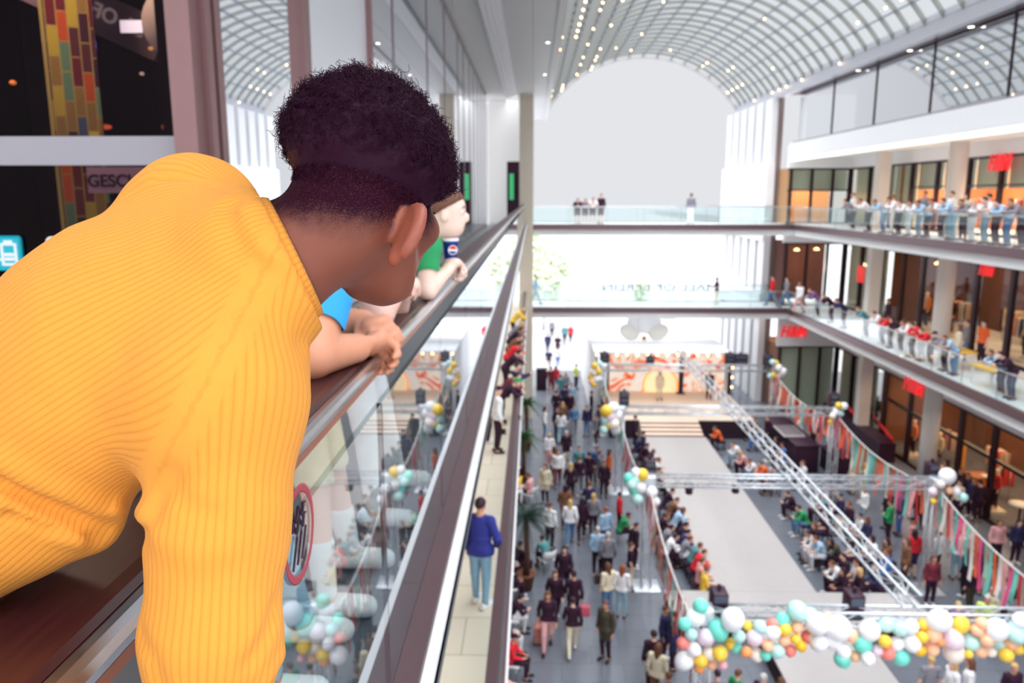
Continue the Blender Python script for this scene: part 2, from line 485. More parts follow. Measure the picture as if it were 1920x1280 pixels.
mb.box((-9, 13.8, L2), (-2.7, 14, ZF)); mb.box((-9, YS, L2), (-8.8, 14, ZF)); mb.box((-9, YS, L2 + 5.2), (-2.7, 14, L2 + 5.4)); mb.box((-2.95, 6.3, L2), (-2.7, 13.9, ZF))
struct('wall_shop', mb, DARKROOM, 'dark walls and ceiling inside the corner shop', 'wall')
c0 = at_y(58, 0, 7.6)
COLX = c0[0] + .083
MOS = empty('tiled_pillar', (COLX, 8, L2), 'pillar of coloured mosaic tiles with gold joints behind dark glass', 'pillar', rz=0)
MB().box((-.2, -.2, 0), (.24, .62, 5.2)).build('tile_cladding', MOSAIC, MOS, local=True)
MB().box((-.215, -.215, 0), (-.185, -.185, 5.2)).build('edge_strip', mat('gold_strip', (214, 190, 110), .3, .6), MOS, local=True)
MOS.rotation_euler = (0, 0, math.radians(28))
# front glass with frosted band
mb = MB()
for z in (L2, L2 + 5.12): mb.box((-8.9, YS - .05, z), (-2.7, YS + .05, z + .08))
mb.box((-8.9, YS - .05, L2), (-8.8, YS + .05, L2 + 5.2))
wf = struct('window_20', mb, FRAME, 'dark shop window with a frosted white band', 'window')
MB().box((-8.8, YS - .01, L2 + .08), (-2.72, YS + .01, L2 + 5.12)).build('pane', DARKGLASS, wf)
za, zb = at_y(0, 310, YS)[2], at_y(0, 256, YS)[2]
MB().box((-8.8, YS - .02, za), (-2.72, YS - .012, zb)).build('frosted_band', mat('frosted_film', (176, 172, 182), .35, vary=.02), wf, label='frosted pale grey band across the dark glass')
# mirrored lettered beam standing in for a glass reflection, round badge, light, posters
LETTER = mat('pale_reflected_letter', (226, 210, 200), .5, em=.4)  # brightness of the reflected letters put into emission
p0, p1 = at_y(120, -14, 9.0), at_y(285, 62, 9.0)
bm_ = empty('reflected_sign', p0, 'reflection of a lettered mall sign, modelled as a mirrored beam behind dark glass', 'sign')
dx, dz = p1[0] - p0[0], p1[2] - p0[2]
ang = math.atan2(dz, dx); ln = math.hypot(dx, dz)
mb = MB(); mb.box((-.9, 0, -.27), (ln + .12, .15, .17)); o = mb.build('beam', mat('taupe_reflection', (150, 122, 134), .6, em=.06), bm_, local=True)
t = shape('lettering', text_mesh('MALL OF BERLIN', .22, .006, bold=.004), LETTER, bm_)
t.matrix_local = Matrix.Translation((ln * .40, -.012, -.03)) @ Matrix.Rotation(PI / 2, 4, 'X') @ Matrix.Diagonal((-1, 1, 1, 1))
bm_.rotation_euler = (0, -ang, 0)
p = at_y(330, 42, 6.7)
bd = empty('round_badge', p, 'round pale badge with two dark bars beside the mauve post', 'sign')
MB().lathe([(.285, -.01), (.285, .01)], n=40).build('disc', mat('badge_beige', (214, 192, 176), .6, em=.15), bd, local=True)
mb = MB(); mb.box((-.09, -.2, .011), (-.045, .2, .016)); mb.box((.045, -.2, .011), (.09, .2, .016)); mb.box((-.045, -.02, .011), (.045, .03, .016))
mb.build('bars', DARKROOM, bd, local=True)
bd.rotation_euler = (PI / 2, 0, 0)
p = at_y(249, 51, 8.4)
ex = empty('exit_light', p, 'bright white rectangular sign box hanging in the dark shop', 'lamp')
MB().rbox((-.125, -.03, -.07), (.125, .03, .07), .012).build('housing', BLACK, ex, local=True)
MB().box((-.115, -.036, -.062), (.115, -.03, .062)).build('face', mat('sign_white', (240, 240, 250), em=1.6), ex, local=True)
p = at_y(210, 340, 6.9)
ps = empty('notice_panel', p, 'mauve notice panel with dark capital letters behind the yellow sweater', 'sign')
MB().box((-.22, 0, -.1), (.3, .02, .125)).build('board', mat('notice_mauve', (190, 150, 164), .6, em=.3), ps, local=True)  # emission added to brighten the board, which is no lamp
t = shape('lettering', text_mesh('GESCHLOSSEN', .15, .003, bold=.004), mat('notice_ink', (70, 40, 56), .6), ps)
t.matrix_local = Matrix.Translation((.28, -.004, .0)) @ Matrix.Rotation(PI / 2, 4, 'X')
p = at_y(0, 474, 6.08)
sg = empty('charging_sign', p, 'turquoise rounded sign with white battery symbol on the dark glass', 'sign')
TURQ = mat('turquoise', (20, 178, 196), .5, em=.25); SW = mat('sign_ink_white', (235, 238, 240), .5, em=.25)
MB().rbox((-.16, -.015, -.135), (.185, .0, .135), .03).build('plate', TURQ, sg, local=True)
mb = MB()
for a_, b_ in (((.02, -.1), (.04, .075)), ((.13, -.1), (.15, .075)), ((.02, -.1), (.15, -.08)), ((.02, .06), (.15, .078)), ((.05, .07), (.12, .1)), ((.045, -.06), (.125, -.035)), ((.045, -.025), (.125, 0.0)), ((-.06, -.06), (.02, -.045)), ((-.1, .0), (-.02, .06)), ((-.07, -.06), (-.05, .01))):
    mb.box((a_[0], -.02, a_[1]), (b_[0], -.0145, b_[1]))
mb.build('battery_symbol', SW, sg, local=True)
p = at_y(96, 456, 6.08)
t = shape('glass_lettering', text_mesh('C', .13, .003, bold=.003), SW, None, label='white letter on the dark glass beside the turquoise sign', cat='sign')
t.matrix_world = Matrix.Translation([float(x) for x in p]) @ Matrix.Rotation(PI / 2, 4, 'X')
for k, (px, py, y, r, c) in enumerate([(283, 91, 9, .03, (255, 190, 110)), (266, 138, 11, .03, (255, 220, 190)), (198, 238, 12, .05, (255, 110, 60)), (310, 238, 12, .06, (150, 90, 60)), (158, 200, 10, .04, (220, 120, 70)), (24, 155, 7.5, .03, (255, 140, 60))]):
    q = at_y(px, py, y)
    MB().ball(q, r, 12, (2 if k in (2, 4) else 1, 1, .7)).build('spot_lamp', mat(f'warm_lamp_{k}', c, em=1.2), label=['small amber lamp under the violet glow in the shop', 'small pale lamp in the middle of the dark shop', 'red glowing lamp low in the dark shop', 'dim brown lamp beside the mauve post', 'long orange lamp beside the tiled pillar', 'amber lamp in front of the tiled pillar'][k], cat='lamp')
l = bpy.data.lights.new('shop_glow', 'AREA'); l.energy = 230; l.size = 1.2; l.color = (1, .85, .6)
o = bpy.data.objects.new('shop_glow', l); COL.objects.link(o); o.location = (COLX - .1, 6.5, L2 + 4.9); o.rotation_euler = (math.radians(22), 0, 0)
l = bpy.data.lights.new('violet_glow', 'POINT'); l.energy = 14; l.color = (.45, .25, 1); l.shadow_soft_size = .1
o = bpy.data.objects.new('violet_glow', l); COL.objects.link(o); o.location = at_y(250, 78, 9.6)

# ------------------------------------------------------------------ shop side: fronts, eave, clerestory
def room(label, z, h, rgb, y0, y1, x1):
    mb = MB()
    mb.box((x1, y0, z), (x1 + .1, y1, z + h)); mb.box((XS + .2, y0, z), (x1, y0 + .1, z + h)); mb.box((XS + .2, y1 - .1, z), (x1, y1, z + h))
    return struct('wall_shop', mb, mat('shop_wall_%d_%d_%d' % rgb, rgb, .8, vary=.25, scale=1.2), label, 'wall')


TOPS = {0: 4.0, 1: 3.75, 2: 3.2}
ZL = [GROUND, L1, L2]
NAMES = ['ground floor', 'lower gallery', 'upper gallery']
BAYS = [[46.3, 43.9, 41.3, 39.6, 36.9, 34.9, 32.4, 30, 27.5, 25, 21, 17], [46.3, 43.9, 41.3, 38.9, 36.9, 34.9, 32.4, 30, 27.5, 25, 21, 17], [46.3, 43.7, 41.3, 38.9, 36.5, 33.9, 31.6, 29.4, 27.0, 25, 21, 17]]
PALEGREEN = mat('pale_green_panel', (206, 216, 206), .35, vary=.05, scale=2)
wn = 21
for lv in range(3):
    z, h = ZL[lv], TOPS[lv]
    struct('wall_right', MB().box((XS - .05, 10, z + h), (XS + .3, 46.4, (ZL[lv + 1] - .62) if lv < 2 else L2 + 4.5)), WHITE, f'white band above the {NAMES[lv]} shop windows', 'wall')
    for i in range(len(BAYS[lv]) - 1):
        y1, y0 = BAYS[lv][i], BAYS[lv][i + 1]
        fw = .16 if lv == 2 else .24
        mb = MB()
        for y in (y0, y1 - fw / 2): mb.box((XS - .08, y, z), (XS + .1, y + fw / 2, z + h))
        mb.box((XS - .06, y0, z), (XS + .06, y1, z + .12)); mb.box((XS - .06, y0, z + h - .1), (XS + .06, y1, z + h))
        if lv != 1 and y0 < 38.9: mb.box((XS - .06, y0, z + (2.5 if lv == 0 else 2.0)), (XS + .06, y1, z + (2.65 if lv == 0 else 2.06)))
        wi = struct(f'window_{wn}', mb, FRAME, f'dark framed shop window, bay {i + 1} of the {NAMES[lv]} from the far corner', 'window'); wn += 1
        MB().box((XS - .01, y0 + .1, z + .1), (XS + .01, y1 - .1, z + h - .1)).build('pane', SHOPGLASS, wi)
        if y0 > 40.5 or (lv == 2 and y0 > 38): MB().box((XS + .3, y0 + .06, z + .05), (XS + .34, y1 - .06, z + h - .05)).build('blind', PALEGREEN, wi, label='pale green blind behind the glass')
        elif lv == 2: MB().box((XS + .3, y0 + .06, z + 1.9), (XS + .34, y1 - .06, z + h - .05)).build('blind', PALEGREEN, wi, label='pale green panel behind the upper glass')
    # return front facing the camera at the far corner
    mb = MB()
    for x in (XR + .1, 16.1, 17.3, XS - .15): mb.box((x, 46.25, z), (x + .14, 46.4, z + h))
    mb.box((XR, 46.25, z + h - .1), (XS, 46.4, z + h)); mb.box((XR, 46.25, z), (XS, 46.4, z + .1))
    if lv == 2: mb.box((XR, 46.25, z + 1.9), (XS, 46.4, z + 1.98))
    wi = struct(f'window_{wn}', mb, FRAME, f'shop window facing the hall at the far corner of the {NAMES[lv]}', 'window'); wn += 1
    MB().box((XR + .1, 46.31, z + .1), (XS, 46.33, z + h - .1)).build('pane', SHOPGLASS, wi)
    if lv == 0: MB().box((XR + .2, 46.6, z + .05), (XS - .1, 46.65, z + h)).build('blind', PALEGREEN, wi, label='pale green panel behind the glass')
    if lv == 2: MB().box((XR + .2, 46.6, z + 1.95), (XS - .1, 46.65, z + h)).build('blind', PALEGREEN, wi, label='pale green panel behind the upper glass')
    struct('wall_end', MB().box((XR - .05, 46.2, z + h), (XS + .4, 46.5, (ZL[lv + 1] - .62) if lv < 2 else L2 + 4.5)).box((XR + .1, 49.5, z), (XS, 49.6, z + h)), [mat('brown_room', (120, 84, 66), .8), mat('dark_room', (78, 46, 40), .8), mat('tan_room', (170, 130, 96), .8)][lv], f'back and lintel of the far corner shop on the {NAMES[lv]}', 'wall') if False else None
    struct('wall_end', MB().box((XR - .05, 46.2, z + h), (XS + .4, 46.5, (ZL[lv + 1] - .62) if lv < 2 else L2 + 4.5)), WHITE, f'white lintel of the far corner on the {NAMES[lv]}', 'wall')
    struct('wall_end', MB().box((XR + .1, 49.5, z), (XS, 49.6, z + h)).box((XR + .05, 46.4, z), (XR + .15, 49.5, z + h)), [mat('brown_room', (150, 110, 86), .8), mat('dark_room', (96, 56, 46), .8), mat('tan_room', (176, 132, 92), .8)][lv], f'back wall of the far corner shop on the {NAMES[lv]}', 'wall')
room('brown back walls of the ground floor shop', 0, 4, (128, 84, 62), 12, 40.5, 23.5)
room('dark brown back walls of the lower gallery shop', L1, 3.75, (104, 62, 48), 12, 40.5, 22.5)
room('tan back walls of the upper gallery shop', L2, 3.2, (176, 112, 66), 12, 40.5, 23)
WARM = mat('warm_lamp_face', (255, 214, 150), em=5)
for lv in range(3):
    z, h = ZL[lv], TOPS[lv]
    for k, (x, y) in enumerate([(19.6, 38), (20.8, 36.3), (19.8, 34.3), (21.2, 32), (19.6, 30.6), (20.6, 28.4), (16, 47.6), (17.4, 48.2)]):
        hz = z + h - (.5 if lv != 2 else 1.15)
        t = empty('shop_lamp', (x, y, hz), f'round warm lamp hanging from the shop ceiling on the {NAMES[lv]}', 'lamp', f'shop lamps of the {NAMES[lv]}')
        MB().tube([(x, y, hz + .06), (x, y, z + h)], .012).build('cord', BLACK, t)
        MB().lathe([(.05, .08), (.16, .0), (.17, -.05), (.02, -.07)], (x, y, hz), 14).build('lamp_shade', WARM, t)
    l = bpy.data.lights.new('shop_light', 'AREA'); l.energy = (480, 230, 1150)[lv]; l.size = 3; l.size_y = 13; l.shape = 'RECTANGLE'; l.color = (1, .62, .32)
    o = bpy.data.objects.new('shop_light', l); COL.objects.link(o); o.location = (20.6, 33, z + h - .15)
    l = bpy.data.lights.new('corner_light', 'POINT'); l.energy = (170, 70, 240)[lv]; l.color = (1, .66, .4); l.shadow_soft_size = .2
    o = bpy.data.objects.new('corner_light', l); COL.objects.link(o); o.location = (16.5, 48, z + 2.2)

# round and square columns of the shop side
CLM = mat('column_plaster', (224, 216, 208), .6, vary=.03)
for lv in range(3):
    top = (ZL[lv + 1] - .62) if lv < 2 else L2 + 4.5
    struct('column_round', MB().lathe([(.36, 0), (.36, top - ZL[lv])], (17.4, 33.0, ZL[lv]), 32), CLM, f'round pale column on the {NAMES[lv]} before the shops', 'column')
    struct('column_square', MB().box((17.15, 39.75, ZL[lv]), (17.75, 40.3, top)), CLM, f'square pale pier on the {NAMES[lv]} before the shops', 'column')
# fascia, sill and clerestory above the upper gallery
Z0 = L2 + 4.5
mb = MB(); mb.box((XR, 0, Z0 - .75), (XR + .5, 46.4, Z0 + .1)); mb.box((XR + .4, 0, Z0 - .72), (XS, 46.4, Z0 - .62))
struct('wall_fascia', mb, WHITE, 'white fascia below the clerestory windows', 'wall')
struct('trim_2', MB().box((XR + .02, 0, Z0 - .92), (XR + .3, 46.4, Z0 - .76)), mat('strip_light', (255, 250, 244), em=.8), 'lit white strip under the fascia', 'trim')
struct('trim_3', MB().box((XR + .15, 0, Z0 + .1), (XR + .55, 46.4, Z0 + .2)), mat('sill_grey', (150, 138, 146), .5), 'grey sill under the clerestory windows', 'trim')
ZT = EYE[2] + 5.75
for i, (y0, y1) in enumerate([(41.3, 46.3), (36.3, 41.3), (31.3, 36.3), (26.3, 31.3), (21.3, 26.3), (12, 21.3)]):
    mb = MB(); mb.box((XR + .4, y0, Z0 + .2), (XR + .5, y0 + .06, ZT)); mb.box((XR + .4, y0, ZT - .08), (XR + .5, y1, ZT))
    wi = struct(f'window_{wn}', mb, FRAME, f'long clerestory window under the dark eave, bay {i + 1} from the far end', 'window'); wn += 1
    MB().box((XR + .44, y0 + .06, Z0 + .2), (XR + .46, y1, ZT - .08)).build('pane', MIRRORGLASS, wi)
struct('wall_upper', MB().box((XS, 0, Z0), (XS + .2, 46.4, ZT)), mat('dark_upper_wall', (70, 62, 70), .7), 'dark wall behind the clerestory glass', 'wall')
EAVEM = mat('eave_fascia_metal', (196, 196, 204), .4, .1, vary=.04); SOFM = mat('eave_soffit', (84, 62, 74), .5, vary=.08)
XE = 14.5
struct('ceiling_soffit', MB().box((XE + .02, -6, ZT), (XS + 1, 47, ZT + .1)), SOFM, 'brown-grey soffit with downlights above the clerestory', 'ceiling')
struct('trim_4', MB().box((XE - .05, -6, ZT - .02), (XE + .25, 58, ZT + .72)), EAVEM, 'pale metal fascia of the eave under the glass vault', 'trim')
for y in (38, 33, 28.6, 25, 22):
    t = empty('downlight', (XE + .55, y, ZT), 'small round downlight in the brown-grey soffit above the clerestory', 'lamp', 'downlights in the brown-grey soffit')
    MB().lathe([(.13, .01), (.13, -.02)], (XE + .55, y, ZT - .002)).build('ring', STEEL, t)
    MB().lathe([(.1, .0), (.1, -.025)], (XE + .55, y, ZT)).build('diffuser', LAMP, t)
# side walls beyond the bridges: white piers with dark slots
mb = MB()
for k in range(6): mb.box((14.2, 48.3 + 1.9 * k, 0), (14.7, 49.5 + 1.9 * k, ZT))
struct('wall_piers', mb, WHITE, 'white piers of the side wall beyond the footbridges', 'wall')
mb = MB(); mb.box((14.6, 48.2, 0), (14.9, 59.5, ZT)); struct('wall_slots', mb, mat('slot_dark', (120, 104, 104), .5), 'dark window slots between the white piers', 'wall')
for z0, z1 in ((L1 - 1.1, L1 + .5), (L2 - 1.1, L2 + 3.6)):
    struct('wall_spandrel', MB().box((14.1, 48.25, z0), (14.75, 59.5, z1)), WHITE, 'white spandrel band across the piers at %s gallery height' % ('lower' if z0 < 7 else 'upper'), 'wall')

# ------------------------------------------------------------------ glass vault
X0, X1, ZV0, ZV1 = .95, XE, EYE[2] + 6.0, ZT + .7
cx = (X0 + X1) / 2; hw = (X1 - X0) / 2; zs = (ZV0 + ZV1) / 2; rise = 3.55
R = (hw * hw + rise * rise) / (2 * rise); zc = zs + rise - R; A = math.asin(hw / R)
YV0, YV1 = -10.0, 58.0
NP = 12
RIBM = mat('vault_rib_steel', (124, 124, 120), .4, .3); PURM = mat('vault_purlin_steel', (108, 116, 124), .35, .4)
def VP(t, y, dr=0.0): return (cx + (R + dr) * math.sin(t), y, zc + (R + dr) * math.cos(t))
mb = MB()
n = 48
for y in (YV0, YV1):
    pass
ribs = empty('ceiling_vault', (cx, 22, zs)); tag(ribs, 'barrel vault of glass panes on a steel grid above the hall', 'roof', kind='structure')
ts = [-A + 2 * A * i / n for i in range(n + 1)]
mb = MB(); mb.add([VP(t, y, .12) for y in (YV0, YV1) for t in ts], [(i, i + 1, i + 2 + n, i + 1 + n) for i in range(n)], True); mb.build('glazing', ROOFGLASS, ribs)
k = 0; y = YV1
while y > YV0:
    mb = MB()
    big = (k == 0)
    w_, d_ = (.3, .3) if big else (.065, .17)
    vs = []
    for t in ts:
        for yy, rr in ((y - w_, .1), (y, .1), (y, .1 - d_), (y - w_, .1 - d_)): vs.append(VP(t, yy, rr))
    fs = [(i * 4 + q, i * 4 + (q + 1) % 4, (i + 1) * 4 + (q + 1) % 4, (i + 1) * 4 + q) for i in range(n) for q in range(4)]
    mb.add(vs, fs); mb.build('rib', GREYM if big else RIBM, ribs)
    y -= 1.3; k += 1
for i in range(NP + 5):
    t = -A + 2 * A * i / (NP + 4)
    mb = MB(); d_ = .15
    tx, tz = math.cos(t), -math.sin(t); nx, nz = math.sin(t), math.cos(t); hw_ = .032
    vs = []
    for yy in (YV0, YV1 - .3):
        p = VP(t, yy, .1)
        for s_, r_ in ((-hw_, 0), (hw_, 0), (hw_, -d_), (-hw_, -d_)): vs.append((p[0] + tx * s_ + nx * r_, yy, p[2] + tz * s_ + nz * r_))
    mb.add(vs, [(0, 1, 5, 4), (1, 2, 6, 5), (2, 3, 7, 6), (3, 0, 4, 7), (0, 3, 2, 1), (4, 5, 6, 7)]); mb.build('purlin', PURM, ribs)
# small lamps on the grid
GOLD = mat('fairy_lamp', (255, 214, 160), em=9)
src = None
rnd = random.Random(3)
for k in range(110):
    yv = YV1 - 1.3 * rnd.randint(1, 32); sgn = -1 if rnd.random() < .75 else 1
    t = -A + 2 * A * (rnd.choice([0, 1, 1, 2, 2, 3, 3, 4, 5])) / NP
    if sgn > 0: t = -t - 2 * A / NP * .0
    p = VP(t, yv + .05, -.17)
    if src is None:
        src = MB().ball((0, 0, 0), .045, 8).build('roof_lamp', GOLD, label='tiny warm lamp on the steel grid of the glass vault', cat='lamp', group='tiny lamps on the vault grid'); o = src
    else:
        o = src.copy(); COL.objects.link(o)
    o.location = p
# street beyond the open end ----------------------------------------------------
LEAFM = mat('pale_sunlit_leaves', (206, 216, 186), .8, vary=.2, scale=4); TRUNK = mat('pale_trunk', (200, 190, 178), .8)
rt = random.Random(5)
for i, (px, py, y, h, lab) in enumerate([(1020, 505, 75, 6.5, 'pale leafy street tree close to the beige pillar'), (1040, 480, 95, 7, 'pale leafy street tree behind the parked van'), (1205, 515, 85, 3.6, 'thin pale young tree in the middle of the street view'), (1253, 522, 70, 3.0, 'small green rounded tree beyond the footbridge lettering'), (1000, 495, 110, 8, 'distant pale tree at the edge of the street view')]):
    b_ = at_y(px, py + 25, y); b_[2] = 0
    t = empty('street_tree', b_, lab, 'tree')
    MB().tube([(0, 0, 0), (.05, 0, h * .35), (0, .1, h * .6)], .12, 8, radii=[.14, .11, .07]).build('trunk', TRUNK, t, local=True)
    mb = MB()
    for k in range(260):
        a, e_, r_ = rt.random() * 2 * PI, math.asin(rt.uniform(-1, 1)), rt.uniform(.55, 1) ** .5
        c = Vector((h * .28 * r_ * math.cos(a) * math.cos(e_), h * .28 * r_ * math.sin(a) * math.cos(e_), h * .66 + h * .34 * r_ * math.sin(e_)))
        d = Vector((rt.uniform(-1, 1), rt.uniform(-1, 1), rt.uniform(-1, 1))).normalized(); q = d.orthogonal().normalized() * .16 * h / 4; w2 = d * .3 * h / 4
        mb.add([c - w2, c + q, c + w2, c - q], [(0, 1, 2, 3)])
    mb.build('foliage', LEAFM, t, local=True, kind='stuff')
vb = at_z(1058, 500, 0)
van = empty('van', vb, 'pale blue delivery van driving up the sunlit street', 'van')
VANM = mat('van_body', (196, 208, 226), .4)
mb = MB(); mb.prism([(-2.6, .35), (2.6, .35), (2.6, 1.1), (2.0, 2.3), (-2.6, 2.3)], 0, -1, 1); mb.build('body', VANM, van, local=True)
MB().box((-.85, -2.62, 1.2), (.85, -2.6, 2.0)).build('windscreen', mat('van_glass', (110, 122, 140), .2), van, local=True)
for sx in (-1, 1):
    MB().box((sx * .85 - .14, -2.63, .7), (sx * .85 + .14, -2.6, .9)).build('headlamp', LAMP, van, local=True)
    for yy in (-1.7, 1.7): MB().lathe([(.36, -.1), (.36, .1)], (0, 0, 0), 18).build('wheel', BLACK, van, local=True).matrix_local = Matrix.Translation((sx * .9, yy, .36)) @ Matrix.Rotation(PI / 2, 4, 'Y')
mb = MB(); mb.prism([(-.05, 0), (.05, 0), (.05, 1.9), (.45, 1.9), (.45, 2.0), (-.05, 2.0)], 1, 0, .1)
# mirrored lettering on the street side glass of the lower footbridge
t = shape('bridge_lettering', text_mesh('MALL OF BERLIN', .62, .03), mat('letter_grey', (120, 122, 130), .5, .3), None, label='grey capital letters read from behind on the lower footbridge parapet', cat='sign')
pa, pb = at_y(1130, 541, YE + 3.18), at_y(1345, 537, YE + 3.18)
wd = max(v.co.x for v in t.data.vertices) - min(v.co.x for v in t.data.vertices)
t.matrix_world = Matrix.Translation([float(x) for x in (pa + pb) / 2]) @ Matrix.Rotation(PI, 4, 'Z') @ Matrix.Rotation(PI / 2, 4, 'X') @ Matrix.Diagonal(((pb[0] - pa[0]) / wd, 1, 1, 1))
# red shop signs -----------------------------------------------------------------
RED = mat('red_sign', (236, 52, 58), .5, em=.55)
for px, py, mode, h, lab in [(1487, 622, 'y', .8, 'red slanted shop logo above the far corner window on the ground floor'), (1712, 722, 'x', 1.0, 'red slanted shop logo behind ground floor glass near the square pier'), (1848, 508, 'x', .5, 'small red shop logo above the lower gallery window by the round column'), (1873, 306, 'x', .75, 'red slanted shop logo in the upper gallery window beside the round column'), (1614, 514, 'x', .8, 'small red sign plate in the lower gallery window before the square pier')]:
    if mode == 'y': p = at_y(px, py, 46.15); M = Matrix.Rotation(PI / 2, 4, 'X')
    else: p = at_x(px, py, XS - .12); M = Matrix.Rotation(-PI / 2, 4, 'Z') @ Matrix.Rotation(PI / 2, 4, 'X')
    if 'plate' in lab:
        MB().box((XS - .14, p[1] - .45, p[2] - .45), (XS - .1, p[1] + .45, p[2] + .45)).build('sign_plate', RED, label=lab, cat='sign')
        continue
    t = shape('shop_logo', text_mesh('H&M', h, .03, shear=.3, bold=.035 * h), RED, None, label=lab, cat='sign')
    t.matrix_world = Matrix.Translation([float(x) for x in p]) @ M @ Matrix.Diagonal((.9, 1.15, 1, 1))
# ------------------------------------------------------------------ stage, runway, trusses, balloons
BLK = BLACK
RUNM = mat('runway_carpet', (178, 172, 170), .75, vary=.05, scale=6)
SIDEM = mat('runway_skirt', (44, 24, 38), .8)
RZ = .6
ra, rb_ = at_z(1215, 800, RZ), at_z(1352, 800, RZ)
RX0, RX1 = 5.75, 9.0
YST = 40.4
ty0, ty1 = at_z(1400, 1165, RZ)[1], at_z(1400, 1108, RZ)[1]
t0, t1 = at_z(1247, 1112, RZ)[0], at_z(1706, 1112, RZ)[0]
def deck(label, x0, x1, y0, y1, z=RZ, name='runway', top=RUNM):
    r = empty(name, ((x0 + x1) / 2, (y0 + y1) / 2, 0), label, 'stage')
    MB().box((x0, y0, z - .06), (x1, y1, z)).build('deck_top', top, r)
    MB().box((x0 + .02, y0 + .02, 0), (x1 - .02, y1 - .02, z - .061)).build('skirt', SIDEM, r)
    return r
deck('long pale carpeted runway running down from the lit stage', RX0, RX1, ty1 + .01, YST - 1.6)
deck('wide pale cross platform at the middle of the runway', t0, t1, ty0, ty1, name='runway_platform')
nx0, nx1 = at_z(1452, 1235, RZ)[0], at_z(1652, 1235, RZ)[0]
deck('near end of the pale runway passing under the balloon garland', nx0, nx1, 9, ty0 - .01)
MB().rbox((ra[0] - .2, 0, 0), (ra[0], .1, .1), .01)
# steps in front of the stage
STEPM = mat('step_wood', (236, 216, 196), .6, vary=.06)
r = empty('stage_steps', ((RX0 + RX1) / 2, YST - .8, 0), 'pale wooden steps from the runway up to the lit stage', 'steps')
for k in range(4):
    MB().box((RX0, YST - 1.6 + .4 * k, 0), (RX1 - .1, YST - 1.2 + .4 * k, RZ + .11 * (k + 1))).build('step', STEPM, r)
    MB().box((RX0, YST - 1.62 + .4 * k, RZ + .11 * k + .005), (RX1 - .1, YST - 1.605 + .4 * k, RZ + .11 * k + .08)).build('riser_strip', mat('step_riser', (160, 120, 104), .6), r)
SX0, SX1 = 4.2, 11.9
r = empty('stage', ((SX0 + SX1) / 2, 44, 0), 'low stage with pale deck under the white canopy', 'stage')
MB().box((SX0, YST, 0), (SX1, 47.6, 1.0)).build('base', SIDEM, r)
MB().box((SX0 - .02, YST - .02, 1.0), (SX1 + .02, 47.6, 1.05)).build('deck_top', STEPM, r)
# screen
m, nt, N, L, b = nmat('stage_screen')
N.remove(b); em = N.new('ShaderNodeEmission'); L.new(em.outputs['Emission'], N['Material Output'].inputs['Surface'])
tc = N.new('ShaderNodeTexCoord'); no = N.new('ShaderNodeTexNoise'); no.inputs['Scale'].default_value = .75; no.inputs['Detail'].default_value = 2; no.inputs['Distortion'].default_value = 1.6
L.new(tc.outputs['Object'], no.inputs['Vector'])
cr = N.new('ShaderNodeValToRGB'); e = cr.color_ramp.elements
e[0].position = .30; e[0].color = (*lin(255, 60, 40), 1); e[1].position = .40; e[1].color = (*lin(255, 150, 110), 1)
for p_, c_ in ((.44, (255, 226, 200)), (.52, (255, 240, 232)), (.60, (255, 205, 160)), (.66, (255, 90, 90)), (.72, (255, 180, 80))):
    q = e.new(p_); q.color = (*lin(*c_), 1)
L.new(no.outputs['Fac'], cr.inputs['Fac']); L.new(cr.outputs['Color'], em.inputs['Color']); em.inputs['Strength'].default_value = .95
SCREEN = m
YSC = 46.6
pa, pb = at_y(1141, 766, YSC), at_y(1366, 660, YSC)
scr = empty('stage_screen', ((pa[0] + pb[0]) / 2, YSC, 1.05), 'glowing white, red and orange screen at the back of the stage', 'screen')
MB().box((pa[0], YSC, 1.05), (pb[0], YSC + .08, pb[2])).build('screen_face', SCREEN, scr)
MB().box((pa[0] - .1, YSC + .09, 1.05), (pb[0] + .1, YSC + .3, pb[2] + .1)).build('back_frame', BLK, scr)
pc = at_y(1238, 722, YSC - .15)
ORG = mat('orange_glow', (255, 150, 60), em=1.2)
rg = empty('light_ring', pc, 'big glowing orange ring with pale disc behind the stage performer', 'lamp')
bm = bmesh.new()
mb = MB(); mb.tube([(1.05 * math.cos(2 * PI * k / 40), 0, 1.05 * math.sin(2 * PI * k / 40)) for k in range(41)], .06, 8, False); mb.build('ring', ORG, rg, local=True)
mb = MB(); mb.lathe([(1.0, -.02), (1.0, .02)], n=40); o = mb.build('disc', mat('warm_disc', (255, 236, 190), em=.7), rg, local=True); o.rotation_euler = (PI / 2, 0, 0)
for px, lab in ((1275, 'tall black post dividing the stage screen'), (1364, 'tall black post at the edge of the stage screen')):
    a = at_y(px, 758, YSC - .5)
    r = empty('stage_post', (a[0], YSC - .5, 1.05), lab, 'post')
    MB().box((a[0] - .13, YSC - .6, 1.05), (a[0] + .13, YSC - .4, 3.3)).build('post', BLK, r)
    MB().box((a[0] - .25, YSC - .7, 1.05), (a[0] + .25, YSC - .3, 1.1)).build('base', BLK, r)
    for k in range(3):
        if px > 1300: MB().ball((a[0] + .17, YSC - .62, 1.5 + .6 * k), .07, 8).build('bulb', WARM, r)
